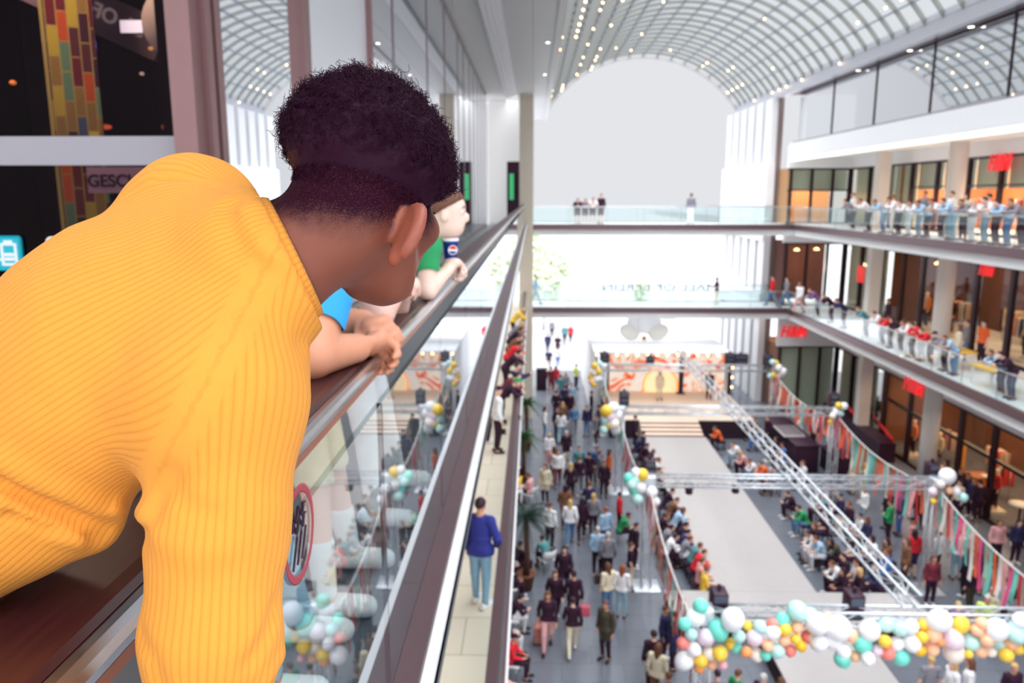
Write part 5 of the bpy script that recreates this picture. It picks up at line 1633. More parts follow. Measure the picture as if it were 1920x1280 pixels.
def seg_dist(P, pts):
    best = None; along = None
    for a, b in zip(pts[:-1], pts[1:]):
        ba = b - a; t = np.clip(((P - a) @ ba) / (ba @ ba), 0, 1); d = np.linalg.norm(P - a - t[:, None] * ba, axis=1)
        best = d if best is None else np.minimum(best, d)
    return best


hf = nrm((.33, .86, -.38)); hu = nrm(V3(0, 0, 1) - hf * hf[2]); hr = np.cross(hf, hu)
HR3 = np.stack([hr, hf, hu], 1)                       # columns: right, face, up of the head
HC = at_y(692, 366, .985)
def hl(r, f, u): return HC + hr * r + hf * f + hu * u
NB = at_y(528, 482, .95); RS = at_y(424, 738, .83); LS = at_y(372, 405, 1.08)
MB_ = at_y(215, 650, .94); WB = at_y(-30, 850, .91); PV = at_y(-230, 1120, .90)
EL = at_y(398, 1195, .735); WR = at_y(395, 1640, .70); HD = WR + V3(.0, .0, -.09)
ELL = V3(-.70, 1.34, EYE[2] - .28); WRL = V3(-.60, 1.56, EYE[2] - .425); HDL = V3(-.58, 1.64, EYE[2] - .43)
HROOT = V3(-.95, .92, L2)
nk = nrm((.87, .33, .38)); CB = at_y(536, 487, .94)
ta = nrm(NB - WB); tsx = RS - LS; tsx = nrm(tsx - ta * (tsx @ ta)); tn = np.cross(tsx, ta)
HIPR, HIPL = PV + V3(.03, -.09, -.04), PV + V3(-.03, .09, -.04)

# skin: head, neck, trunk under the clothes, arms and hands as one continuous surface
s = SDF(.022)
s.ell(hl(0, -.012, .022), (.078, .098, .096), 'head', HR3); s.ell(hl(0, .045, -.05), (.055, .056, .066), 'head', HR3)
s.ell(hl(0, .068, -.105), (.026, .022, .02), 'head', HR3); s.ell(hl(0, .078, .035), (.055, .022, .03), 'head', HR3)
s.cone(hl(0, .096, .008), hl(0, .113, -.03), .008, .012, 'head', k=.014); s.ell(hl(0, .107, -.036), (.018, .012, .01), 'head', HR3, k=.01)
s.ell(hl(0, .094, -.066), (.024, .012, .008), 'head', HR3, k=.008); s.ell(hl(0, .091, -.079), (.021, .011, .008), 'head', HR3, k=.008)
for q in (-1, 1):
    s.ell(hl(q * .046, .062, -.022), (.024, .026, .022), 'head', HR3); s.ell(hl(q * .033, .098, .008), (.018, .012, .012), 'head', HR3, k=-.012)
    s.cone(hl(q * .064, -.005, -.045), hl(q * .03, .055, -.10), .016, .018, 'head')
nb0 = NB - nrm(HC - NB) * .03
s.cone(nb0, hl(0, -.03, -.045), .068, .062, 'neck', k=.03)
# ears: cupped shells standing off the side of the head
for q in (1, -1):
    e1 = nrm(hu * .93 + hf * .12 - hf * 0 + hr * q * .12); e2 = nrm(-hf * .55 + hr * q * .84); e2 = nrm(e2 - e1 * (e2 @ e1)); e3 = np.cross(e1, e2)
    c = hl(q * .076, -.03, -.062) + e2 * .012
    RE = np.stack([e1, e2, e3], 1)
    s.ell(c, (.037, .024, .0075), 'ear', RE, k=.01); s.ell(c - e1 * .030 - e2 * .005, (.012, .010, .008), 'ear', RE, k=.008)
    fr_ = -e3 * q * (1 if (np.cross(e1, e2) @ hf) * q < 0 else -1)
    rim = [c + e1 * .033 * math.cos(t) + e2 * .0225 * math.sin(t) + fr_ * .002 for t in np.linspace(-.5, 2.5, 9)]
    for a_, b_ in zip(rim[:-1], rim[1:]): s.cone(a_, b_, .0062, .0062, 'ear', k=.006)
    s.ell(c + fr_ * .011 - e1 * .002, (.02, .012, .008), 'ear', RE, k=-.006)
s.cone(PV, WB, .13, .125, 'body', (tn, .7)); s.cone(WB, MB_, .13, .14, 'body', (tn, .7)); s.cone(MB_, NB - ta * .05, .14, .10, 'body', (tn, .7))
s.cone(RS, LS, .06, .06, 'body')
def fingers(s, w_, h_, nrm_palm, q, curl=.6, sc=1.0):
    d = nrm(h_ - w_); side = nrm(np.cross(nrm_palm, d)) * q
    s.cone(w_, h_, .028 * sc, .03 * sc, 'hand', (nrm_palm, .6), k=.012)
    s.cone(h_ - side * .02 * sc, h_ + side * .022 * sc, .02 * sc, .019 * sc, 'hand', k=.012)
    for i, (o, ln) in enumerate(((-.028, .040), (-.009, .045), (.010, .042), (.027, .034))):
        p0 = h_ + side * o * sc + d * .012; dd = d
        for j in range(3):
            a_ = curl * (.6 + j * .75); dd = nrm(d * math.cos(a_) + nrm_palm * math.sin(a_)); p1 = p0 + dd * ln * sc * (1, .66, .5)[j]
            s.cone(p0, p1, .0092 * sc - .0006 * j, .0086 * sc - .0006 * j, 'hand', k=.004); p0 = p1
    t0_ = w_ + d * .03 - side * .022 * sc; t1_ = t0_ + nrm(d * .7 - side * .8 + nrm_palm * .4) * .042 * sc; t2_ = t1_ + nrm(d * .9 + nrm_palm * .6) * .03 * sc
    s.cone(t0_, t1_, .014 * sc, .0105 * sc, 'hand', k=.01); s.cone(t1_, t2_, .0105 * sc, .009 * sc, 'hand', k=.004)
for sh_, el_, wr_, hd_, q, pn_ in ((RS, EL, WR, HD, 1, (-1, 0, 0)), (LS, ELL, WRL, HDL, -1, (0, 0, -1))):
    s.cone(sh_, el_, .052, .043, 'arm'); s.cone(el_, wr_, .043, .03, 'arm'); fingers(s, wr_, hd_, V3(*pn_), q, .5)
for hp, kx in ((HIPR, -.09), (HIPL, .10)):
    kn = V3(hp[0] + .06, hp[1] + kx * .2, L2 + .5); an = V3(kn[0] - .08, kn[1], L2 + .09)
    s.cone(hp, kn, .085, .06, 'leg'); s.cone(kn, an, .058, .038, 'leg'); s.cone(an + V3(-.04, 0, -.04), an + V3(.16, .0, -.05), .04, .034, 'foot')
BODY = s
head_only = SDF(.022); head_only.p = [q for q in s.p if q[5] in ('head', 'neck', 'ear')]
hlo, hhi = HC - .28, HC + .2
Vh, Fh = nets(BODY, HC - V3(.30, .20, .24), HC + V3(.22, .26, .2), .005)

# one body mesh: fine grid over the head, coarse elsewhere
A_ = np.stack([q[1] for q in BODY.p] + [q[2] for q in BODY.p if q[0] == 'c'])
lo_, hi_ = A_.min(0) - .12, A_.max(0) + .14; lo_[2] = L2 - .005
V, F = nets(BODY, lo_, hi_, .0062)
loc = (V - HC) @ HR3
def sstep(x, a, b): t = np.clip((x - a) / (b - a), 0, 1); return t * t * (3 - 2 * t)
nz = vnoise(V, 55, 1) * .35 + vnoise(V, 160, 2) * .4
back = sstep(-loc[:, 1], -.075, -.035)                       # behind the hairline of the temples
low = -.066 - .03 * sstep(-loc[:, 1], .0, .08)
hairy = sstep(loc[:, 2] + nz * .010, low, low + .056) * back * (np.linalg.norm(V - HC, axis=1) < .2)
L_ = BODY.labels(V); hairy = hairy * (L_ != 'ear') * (1 - .0)
hairy = np.where(loc[:, 2] > .055, np.maximum(hairy, sstep(loc[:, 1], .105, .08)), hairy)
redd = (L_ == 'ear').astype(float)
m, nt, N, L, b = nmat('brown_skin')
at1 = N.new('ShaderNodeAttribute'); at1.attribute_name = 'hairy'; at2 = N.new('ShaderNodeAttribute'); at2.attribute_name = 'ear'
tc = N.new('ShaderNodeTexCoord'); no = N.new('ShaderNodeTexNoise'); no.inputs['Scale'].default_value = 700; no.inputs['Detail'].default_value = 2; L.new(tc.outputs['Object'], no.inputs['Vector'])
n2 = N.new('ShaderNodeTexNoise'); n2.inputs['Scale'].default_value = 14; n2.inputs['Detail'].default_value = 4; L.new(tc.outputs['Object'], n2.inputs['Vector'])
sk = N.new('ShaderNodeMix'); sk.data_type = 'RGBA'; sk.inputs['A'].default_value = (*lin(118, 64, 48), 1); sk.inputs['B'].default_value = (*lin(140, 80, 60), 1); L.new(n2.outputs['Fac'], sk.inputs['Factor'])
er = N.new('ShaderNodeMix'); er.data_type = 'RGBA'; er.inputs['B'].default_value = (*lin(146, 78, 60), 1); L.new(sk.outputs['Result'], er.inputs['A']); L.new(at2.outputs['Fac'], er.inputs['Factor'])
ma = N.new('ShaderNodeMath'); ma.operation = 'MULTIPLY_ADD'; ma.inputs[1].default_value = 2.2; L.new(no.outputs['Fac'], ma.inputs[0]); ma.inputs[2].default_value = -1.1
ad = N.new('ShaderNodeMath'); ad.operation = 'MULTIPLY_ADD'; ad.use_clamp = True; L.new(at1.outputs['Fac'], ad.inputs[0]); ad.inputs[1].default_value = 1.15
m3 = N.new('ShaderNodeMath'); m3.operation = 'MULTIPLY'; L.new(ma.outputs['Value'], m3.inputs[0]); L.new(at1.outputs['Fac'], m3.inputs[1]); L.new(m3.outputs['Value'], ad.inputs[2])
hx = N.new('ShaderNodeMix'); hx.data_type = 'RGBA'; hx.inputs['B'].default_value = (*lin(40, 12, 28), 1); L.new(er.outputs['Result'], hx.inputs['A']); L.new(ad.outputs['Value'], hx.inputs['Factor'])
L.new(hx.outputs['Result'], b.inputs['Base Color']); b.inputs['Roughness'].default_value = .48
b.inputs['Subsurface Weight'].default_value = .06; b.inputs['Subsurface Radius'].default_value = (.012, .005, .003)
sp_ = N.new('ShaderNodeMapRange'); sp_.inputs['To Min'].default_value = .45; sp_.inputs['To Max'].default_value = .02; L.new(at1.outputs['Fac'], sp_.inputs['Value']); L.new(sp_.outputs['Result'], b.inputs['Specular IOR Level'])
bp = N.new('ShaderNodeBump'); bp.inputs['Strength'].default_value = .25; bp.inputs['Distance'].default_value = .001; L.new(no.outputs['Fac'], bp.inputs['Height']); L.new(bp.outputs['Normal'], b.inputs['Normal'])
BSKIN = m
hero = shape('person', np_mesh('person', V, F, {'hairy': hairy, 'ear': redd}), BSKIN, None, label='man in a ribbed yellow sweater with short curly black hair, leaning over the handrail', cat='person')

# curly hair: a lumpy volume with coiled strands standing out of it
hs = SDF(.02); hs.ell(hl(0, -.012, .022), (.078, .098, .096), 'h', HR3)
def hpost(P, d):
    q = (P - HC) @ HR3; h = q[:, 2] + .10 * np.clip(q[:, 1], -.1, .1) * 0
    th = -.0045 + .0285 * sstep(h + .25 * np.clip(q[:, 1], 0, .09), -.03, .06) + .003 * sstep(q[:, 1], .02, .09) * sstep(h, .0, .05) + .003 * sstep(-q[:, 1], .02, .1) * sstep(h, .0, .06)
    am = sstep(th, .001, .012)
    return d - th - am * (.005 * vnoise(P, 60, 3) + .0035 * vnoise(P, 130, 4) + .0022 * vnoise(P, 260, 8))
hs.post = hpost
def hcut(P):
    q = (P - HC) @ HR3
    line = -.014 + .075 * np.clip((q[:, 1] - .02) / .07, 0, 1.3) - .012 * np.clip(-q[:, 1] / .08, 0, 1)
    return -(q[:, 2] - line + .012 * vnoise(P, 60, 5) + .008 * vnoise(P, 220, 9))
hs.cut = hcut
Vr, Fr_ = nets(hs, HC - .19, HC + V3(.19, .19, .24), .0045, project=False)
m, nt, N, L, b = nmat('black_curly_hair')
b.inputs['Base Color'].default_value = (*lin(40, 10, 31), 1); b.inputs['Roughness'].default_value = .5; b.inputs['Specular IOR Level'].default_value = .1
CURL = m
ho = shape('hair', np_mesh('hair', Vr, Fr_), CURL, hero)
thk_body = lambda P: hs.one(hs.p[0], P)
Nn = grad_n(hs, Vr, .012); q = (Vr - HC) @ HR3
rs = np.random.RandomState(4)
thk = -hs.one(hs.p[0], Vr) * -1; top = np.where((thk > .0003) & (BODY(Vr) > -.001))[0]; pick = rs.choice(top, 17000)
n_s, n_p = len(pick), 15
B0 = Vr[pick] - Nn[pick] * .004; tdir = nrm((1, .3, .2)); U_ = np.cross(Nn[pick], rs.normal(size=(n_s, 3))); U_ /= np.linalg.norm(U_, axis=1)[:, None]; W_ = np.cross(Nn[pick], U_)
t_ = np.linspace(0, 1, n_p)[None, :, None]; ph = rs.uniform(0, 6.28, n_s)[:, None, None]; turns = rs.uniform(.8, 1.7, n_s)[:, None, None]; rad = rs.uniform(.002, .0045, n_s)[:, None, None] * np.clip(thk[pick] / .012, .5, 1)[:, None, None]; ln = rs.uniform(.002, .010, n_s)[:, None, None] * np.clip(thk[pick] / .02, .4, 1.2)[:, None, None]
lean = rs.normal(size=(n_s, 3)) * .35
pos = B0[:, None] + (Nn[pick] + lean)[:, None] * t_ * ln + (U_[:, None] * np.cos(ph + 6.28 * turns * t_) + W_[:, None] * np.sin(ph + 6.28 * turns * t_)) * rad * np.minimum(1, t_ * 3)
hc = bpy.data.hair_curves.new('curls'); hc.add_curves([n_p] * n_s)
hc.attributes['position'].data.foreach_set('vector', np.ascontiguousarray(pos.reshape(-1, 3), dtype=np.float32).ravel())
ra_ = hc.attributes.get('radius') or hc.attributes.new('radius', 'FLOAT', 'POINT'); ra_.data.foreach_set('value', np.tile(np.linspace(.00042, .00022, n_p), n_s).astype(np.float32))
hco = bpy.data.objects.new('curls', hc); COL.objects.link(hco); hco.parent = ho; hc.materials.append(CURL); hco['kind'] = 'stuff'
# cropped stubble of the fade
fz = np.where((hairy > .04) & (np.linalg.norm(V - HC, axis=1) < .2) & (thk_body(V) < .004))[0]
fz = rs.choice(fz, 34000, p=hairy[fz] / hairy[fz].sum()); nb_ = grad_n(BODY, V[fz]); jit = rs.normal(size=(len(fz), 3)) * .0022; jit -= nb_ * (jit * nb_).sum(1)[:, None]
d_ = nb_ * .55 - hu * .5 - hf * .35 + rs.normal(size=(len(fz), 3)) * .3; d_ /= np.linalg.norm(d_, axis=1)[:, None]
l_ = rs.uniform(.0012, .003, len(fz)) * (.4 + .9 * hairy[fz] ** 2); pos = (V[fz] + jit - nb_ * .0004)[:, None] + d_[:, None] * (l_[:, None] * np.linspace(0, 1, 3)[None])[:, :, None]
hc = bpy.data.hair_curves.new('stubble'); hc.add_curves([3] * len(fz))
hc.attributes['position'].data.foreach_set('vector', np.ascontiguousarray(pos.reshape(-1, 3), dtype=np.float32).ravel())
ra_ = hc.attributes.get('radius') or hc.attributes.new('radius', 'FLOAT', 'POINT'); ra_.data.foreach_set('value', np.tile([.00016, .00014, .00008], len(fz)).astype(np.float32))
sto = bpy.data.objects.new('stubble', hc); COL.objects.link(sto); sto.parent = ho; hc.materials.append(CURL); sto['kind'] = 'stuff'
# eyes, brows
EYEW = mat('eye_white', (226, 220, 216), .25); IRIS = mat('iris_dark', (50, 30, 26), .2)
for q_ in (-1, 1):
    c = hl(q_ * .033, .083, .008)
    o = MB().ball(c, .0125, 14).build('eye', EYEW, hero); MB().ball(c + hf * .0085, .0058, 12).build('iris', IRIS, o)
    MB().tube([hl(q_ * .015, .097, .026), hl(q_ * .034, .096, .032), hl(q_ * .054, .080, .028)], .004, 6, radii=[.003, .004, .002]).build('eyebrow', CURL, hero)
    MB().tube([hl(q_ * .02, .092, .012), hl(q_ * .034, .096, .014), hl(q_ * .048, .086, .010)], .0014, 5).build('eyelash', CURL, hero)

# sweater
s = SDF(.035)
s.cone(PV + V3(-.02, 0, .12), WB, .155, .165, 'torso', (tn, .70)); s.cone(WB, MB_, .168, .185, 'torso', (tn, .66)); s.cone(MB_, NB - ta * .085, .18, .13, 'torso', (tn, .66), k=.04)
s.cone(NB - ta * .08, CB - nk * .03, .115, .085, 'torso', (tn, .85)); s.cone(CB - nk * .03, CB + nk * .03, .080, .076, 'torso'); s.cone(CB - nk * .05, RS, .062, .078, 'torso', k=.04); s.cone(CB - nk * .045, LS, .065, .07, 'torso', k=.05); s.cone(RS - ta * .03, LS - ta * .02, .082, .075, 'torso', k=.05)
s.cone(LS, ELL, .074, .055, 'sleeveL'); s.cone(ELL, WRL, .055, .042, 'sleeveL', k=.02)
EM = RS * .45 + EL * .55
s.cone(RS, EM, .087, .071, 'sleeve', k=.03); s.cone(EM, EL, .071, .068, 'sleeve', k=.02); s.cone(EL, WR, .068, .05, 'sleeve', k=.02)
s.cone(at_y(-80, 1040, .80), at_y(170, 985, .83), .05, .03, 'torso', k=.05)
SW0 = s
def H(*pp): return [march(SW0_base, x, y) for x, y in pp]
SW0_base = SDF(s.k); SW0_base.p = list(s.p)
folds = [  # (pixel polyline on the surface, depth (+ ridge, - groove), width)
    ([(428, 385), (432, 430), (452, 470), (492, 502)], -.008, .011), ([(470, 395), (485, 440), (510, 485)], .006, .016),
    ([(0, 905), (110, 955), (200, 990), (268, 1003)], -.012, .010), ([(0, 870), (120, 925), (215, 962), (280, 965)], .008, .014),
    ([(0, 935), (60, 975), (150, 1010)], .009, .012), ([(20, 960), (90, 990), (190, 1010)], -.009, .008),
    ([(318, 900), (296, 925), (285, 960)], -.012, .014), ([(330, 930), (370, 960), (400, 965)], -.005, .010), ([(300, 1010), (350, 1035), (420, 1030)], .004, .014),
    ([(520, 1130), (505, 1180), (470, 1240)], -.007, .010), ([(540, 1180), (525, 1230), (500, 1275)], .006, .010), ([(262, 1190), (290, 1240), (300, 1285)], -.005, .009),
    ([(562, 640), (585, 690)], -.004, .012), ([(440, 360), (380, 338), (300, 335)], -.003, .006)]
FP = [(np.array(H(*pp)), d_, w_) for pp, d_, w_ in folds]
def swpost(P, d):
    m_ = np.abs(d) < .05
    if m_.any():
        Q = P[m_]; e = np.zeros(len(Q))
        for pts, dp, w_ in FP: e += dp * np.exp(-(seg_dist(Q, pts) / w_) ** 2)
        e += .0022 * vnoise(Q, 16, 6) + .0012 * vnoise(Q, 34, 7)
        d = d.copy(); d[m_] -= e
    return d
s.post = swpost
def swcut(P):
    c1 = (P - (CB + nk * .004)) @ nk                                     # neck opening
    near = np.linalg.norm(P - CB, axis=1) < .15
    return np.where(near, c1, -1.0)
s.cut = swcut
A_ = np.stack([RS, LS, WB, PV, EL, ELL, NB, WR, WRL]); lo_, hi_ = A_.min(0) - .2, A_.max(0) + .16; lo_[2] = max(lo_[2], PV[2] - .12)
V, F = nets(s, lo_, hi_, .0065)
# knit: direction and phase of the ribs, seam bands
r1_ = (V - WB); ph_t = np.arctan2((r1_ @ tn) / .68, r1_ @ tsx) * .175
aa = nrm(EL - RS); a1 = nrm(np.cross(aa, V3(0, 1, 0))); a2 = np.cross(aa, a1); r2_ = V - RS; ph_s = np.arctan2(r2_ @ a2, r2_ @ a1) * .072
p1, p2, p3 = march(SW0_base, 490, 520), march(SW0_base, 296, 888), EYE
pn_ = nrm(np.cross(p2 - p1, p3 - p1)); pn_ = pn_ if (EL - p1) @ pn_ > 0 else -pn_
qd = (V - p1) @ pn_
la = (V - RS) @ aa
isl = (qd > 0) & (seg_dist(V, [CB, RS, EL, WR]) < .2)
near_arm = (seg_dist(V, [CB, RS, RS * .7 + EL * .3]) < .15) & ((V - CB) @ ta < .05)
band = np.where(near_arm, 1 - sstep(np.abs(qd), .018, .0215), 0)
edge = np.where(near_arm, np.exp(-((np.abs(qd) - .021) / .003) ** 2), 0)
# second seam on the far shoulder
pL = LS - ta * .09; qL = (V - pL) @ nrm(ta * .75 - tsx * .55); bl = (seg_dist(V, [LS, LS + ta * .01]) < .14) & (((V - LS) @ tsx) < .02)
edge = np.maximum(edge, np.where(bl, np.exp(-(qL / .004) ** 2), 0))
rib = np.where(isl, ph_s, ph_t); row = np.where(isl, la, r1_ @ ta)
m, nt, N, L, b = nmat('yellow_rib_knit')
def AT(n_):
    a_ = N.new('ShaderNodeAttribute'); a_.attribute_name = n_; return a_.outputs['Fac']
def M_(op, a_, b_=None, c_=None, cl=False):
    n_ = N.new('ShaderNodeMath'); n_.operation = op; n_.use_clamp = cl
    for i, x in enumerate((a_, b_, c_)):
        if x is None: continue
        if isinstance(x, (int, float)): n_.inputs[i].default_value = x
        else: L.new(x, n_.inputs[i])
    return n_.outputs['Value']
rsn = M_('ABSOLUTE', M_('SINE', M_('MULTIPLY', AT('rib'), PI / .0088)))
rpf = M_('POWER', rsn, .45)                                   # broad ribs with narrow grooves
row_ = M_('SINE', M_('MULTIPLY', AT('row'), 2 * PI / .0030))
fin = M_('SINE', M_('MULTIPLY', AT('rib'), 2 * PI / .0026))
st = M_('MULTIPLY', row_, fin)
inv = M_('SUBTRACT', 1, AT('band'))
hgt = M_('ADD', M_('ADD', M_('MULTIPLY', M_('MULTIPLY', rpf, inv), 1.0), M_('MULTIPLY', st, .16)), M_('ADD', M_('MULTIPLY', AT('edge'), .9), M_('MULTIPLY', AT('band'), .7)))
bp = N.new('ShaderNodeBump'); bp.inputs['Strength'].default_value = .42; bp.inputs['Distance'].default_value = .0017; L.new(hgt, bp.inputs['Height']); L.new(bp.outputs['Normal'], b.inputs['Normal'])
cx_ = N.new('ShaderNodeMix'); cx_.data_type = 'RGBA'; cx_.inputs['A'].default_value = (*lin(212, 130, 44), 1); cx_.inputs['B'].default_value = (*lin(228, 152, 62), 1)  # grooves darker and oranger: rib shade put into colour, with open knit showing
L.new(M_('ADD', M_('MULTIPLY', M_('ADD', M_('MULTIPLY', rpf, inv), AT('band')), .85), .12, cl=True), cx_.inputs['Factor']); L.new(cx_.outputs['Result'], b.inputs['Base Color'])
b.inputs['Roughness'].default_value = .9; b.inputs['Specular IOR Level'].default_value = .12
b.inputs['Sheen Weight'].default_value = .12; b.inputs['Sheen Tint'].default_value = (1, .85, .5, 1); b.inputs['Sheen Roughness'].default_value = .6
KNIT = m
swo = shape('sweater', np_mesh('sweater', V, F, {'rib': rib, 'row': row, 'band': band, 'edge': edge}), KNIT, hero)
# ribbed collar
c0 = CB + nk * -.002; k1 = nrm(tsx - nk * (tsx @ nk)); k2 = np.cross(nk, k1)
vs, rb2, rw2 = [], [], []; n_ = 96
prof = [(.083, -.036), (.0885, -.033), (.0885, -.02), (.086, -.004), (.0825, .010), (.079, .015), (.0745, .011), (.076, -.01)]
for rr, hh in prof:
    for i in range(n_):
        t = 2 * PI * i / n_; vs.append(c0 + (k1 * math.cos(t) * 1.0 + k2 * math.sin(t) * .93) * rr + nk * hh); rb2.append(i / n_ * .0088 * 64); rw2.append(hh)
fs = [(i * n_ + j, i * n_ + (j + 1) % n_, (i + 1) * n_ + (j + 1) % n_, (i + 1) * n_ + j) for i in range(len(prof) - 1) for j in range(n_)]
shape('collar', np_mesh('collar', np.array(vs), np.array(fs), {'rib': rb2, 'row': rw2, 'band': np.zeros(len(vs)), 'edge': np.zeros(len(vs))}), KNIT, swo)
# trousers and shoes
s = SDF(.03); s.cone(PV + V3(-.01, 0, .1), PV, .15, .15, 't', ((1, 0, 0), .8))
for hp, kx in ((HIPR, -.09), (HIPL, .10)):
    kn = V3(hp[0] + .06, hp[1] + kx * .2, L2 + .5); an = V3(kn[0] - .08, kn[1], L2 + .09); s.cone(hp, kn, .098, .075, 't'); s.cone(kn, an, .075, .058, 't')
    MB().rbox((an[0] - .08, an[1] - .045, L2), (an[0] + .2, an[1] + .045, L2 + .085), .035, 3).build('shoe', SHOEW, hero)
V, F = nets(s, PV - V3(.25, .3, .8), PV + V3(.25, .3, .3), .014); shape('trousers', np_mesh('trousers', V, F), mat('dark_jeans', (58, 60, 84), .85, vary=.15, scale=20), hero)
# ------------------------------------------------------------------ people leaning on the handrail farther along
def near_person(root, J, label, top, topname, bot, skin, hairk, style, sleeve, shorts=False, arm=1.0, fist=(), h=.013, scale=1.0, sock=False):
    """J: joints in world coordinates; the figure faces the void (+x)"""
    root = V3(*root)
    Lc = {k: V3(-(p[1] - root[1]), p[0] - root[0], p[2] - root[2]) for k, p in J.items()}
    f = body_sdf(Lc, .028)
    f.p = [q for q in f.p if q[5] != 'hand']
    f.p = [(q_[0], q_[1], q_[2], q_[3] * arm, q_[4] * arm, *q_[5:]) if q_[5] in ('uparm', 'forearm') else q_ for q_ in f.p]
    for q in 'RL':
        wv, hv = Lc['wr' + q], Lc['ha' + q]
        pal = V3(*fist[q]) if isinstance(fist, dict) and q in fist else V3(0, 0, -1)
        fingers(f, wv, hv, pal, 1 if q == 'R' else -1, 1.4, 1.12 * scale)
    A = np.array(list(Lc.values())); lo, hi = A.min(0) - .2, A.max(0) + .22; lo[2] = -.01
    V, F = nets(f, lo, hi, h); L_ = f.labels(V); Nn = grad_n(f, V); isin = lambda *n: np.isin(L_, n)
    low = isin('hips') & (V[:, 2] - Lc['pelvis'][2] > -.06)
    o = shape('person', np_mesh('person', V, F), skin, None, label=label, cat='person', group='people leaning on the wooden handrail')
    o.location = [float(c) for c in root]; o.rotation_euler = (0, 0, -PI / 2)
    t_up = np.zeros(len(V))
    keep = isin('torso') | low | isin('uparm')
    if sleeve == 'tee':
        for q in 'RL':
            a, b = Lc['sh' + q], Lc['el' + q]; tt = ((V - a) @ (b - a)) / ((b - a) @ (b - a)); dd = seg_dist(V, [a, b])
            keep &= ~(isin('uparm') & (tt > .62) & (dd < .1))
    else: keep |= isin('forearm')
    shape(topname, sub_mesh(topname, V, F, keep, .012, Nn), top, o)
    shape('shorts' if shorts else 'trousers', sub_mesh('trousers', V, F, isin('hips', 'thigh') | (isin('calf') if not shorts else False), .014, Nn), bot, o)
    for q in 'RL':
        shape('shoe', sub_mesh('shoe', V, F, isin('shoe' + q), .008, Nn), SHOEW, o)
        if sock: shape('sock', sub_mesh('sock', V, F, isin('calf') & (V[:, 2] < .3) & (np.sign(V[:, 0]) == (1 if q == 'R' else -1)), .006, Nn), SHOEW, o)
    me = HAIRME[style].copy(); me.materials.clear(); me.materials.append(hairk)
    hh = shape('hair', me, hairk, o); hh.location = [float(c) for c in Lc['head']]
    for sx in (-1, 1):
        e_ = MB().ball((0, 0, 0), .012, 12).build('eye', EYEW, o, local=True); e_.location = [float(c) for c in (Lc['head'] + V3(sx * .03, .076, .012))]
        MB().ball((0, .0085, 0), .006, 10).build('iris', IRIS, e_, local=True)
        b_ = MB().tube([(-.016, -.002, 0), (0, .003, .004), (.016, -.002, 0)], .0035, 6).build('eyebrow', hairk, o, local=True); b_.location = [float(c) for c in (Lc['head'] + V3(sx * .031, .086, .034))]
    mo = MB().ball((0, 0, 0), .02, 12, (1, .4, .28)).build('mouth', mat('lip_pink', (196, 112, 106), .5), o, local=True); mo.location = [float(c) for c in (Lc['head'] + V3(0, .079, -.06))]
    return o


def legs(x, y, toe=.15, spread=.12, footy=None):
    d = {}
    for q, sy in (('R', -1), ('L', 1)):
        yy = (footy or {}).get(q, y + sy * spread)
        d['hip' + q] = V3(x, y + sy * .09, L2 + .93); d['kn' + q] = V3(x + .10, (y + yy) / 2 + sy * .02, L2 + .5); d['an' + q] = V3(x + .16, yy, L2 + .09); d['to' + q] = V3(x + .16 + toe, yy + .02, L2 + .04)
    return d


ZR = HR
# big man in a bright blue T-shirt, fists over the rail
y0 = 2.3
J = dict(pelvis=V3(-1.0, y0, L2 + .96), chest=V3(-.83, y0 + .04, L2 + 1.27), neck=V3(-.66, y0 + .05, L2 + 1.47), head=V3(-.55, y0 + .07, L2 + 1.62),
         shR=at_y(602, 556, 2.16), elR=at_y(582, 668, 1.98), wrR=at_y(668, 652, 2.17), haR=at_y(698, 644, 2.24),
         shL=V3(-.78, y0 + .27, L2 + 1.40), elL=at_y(622, 606, 2.5), wrL=at_y(680, 604, 2.48), haL=at_y(706, 610, 2.42))
J.update(legs(-1.0, y0, footy={'R': 2.2, 'L': 2.55}))
BLUET = mat('bright_blue_jersey', (46, 158, 226), .8, vary=.06)
near_person((-.98, y0, L2), J, 'man in a bright blue T-shirt with his fists over the handrail', BLUET, 'shirt', CM['f'], mat('tanned_arm', (214, 148, 118), .5, vary=.08, scale=12), HM['b'], 'short', 'tee', fist={'R': (.3, .5, -.8), 'L': (.3, .5, -.8)}, scale=1.25, arm=1.45)
# pale-armed person beyond him, hand under the chin, tan shorts and white trainers
y0 = 3.02
J = dict(pelvis=V3(-.98, y0, L2 + .95), chest=V3(-.80, y0 + .02, L2 + 1.24), neck=V3(-.64, y0 + .04, L2 + 1.42), head=V3(-.52, y0 + .06, L2 + 1.55),
         shR=V3(-.66, y0 - .14, L2 + 1.34), elR=at_y(712, 592, 2.86), wrR=at_y(742, 548, 2.92), haR=at_y(752, 532, 2.96),
         shL=V3(-.70, y0 + .22, L2 + 1.34), elL=at_y(742, 575, 3.15), wrL=at_y(760, 545, 3.1), haL=at_y(766, 530, 3.06))
J.update(legs(-.95, y0, footy={'R': 2.72, 'L': 3.12}))
near_person((-.95, y0, L2), J, 'person with pale arms resting their chin on their hands beyond the blue T-shirt', CM['w'], 'shirt', CM['c'], mat('rosy_arm', (236, 190, 174), .5, vary=.06, scale=12), HM['n'], 'short', 'tee', shorts=True, sock=True, arm=1.25)
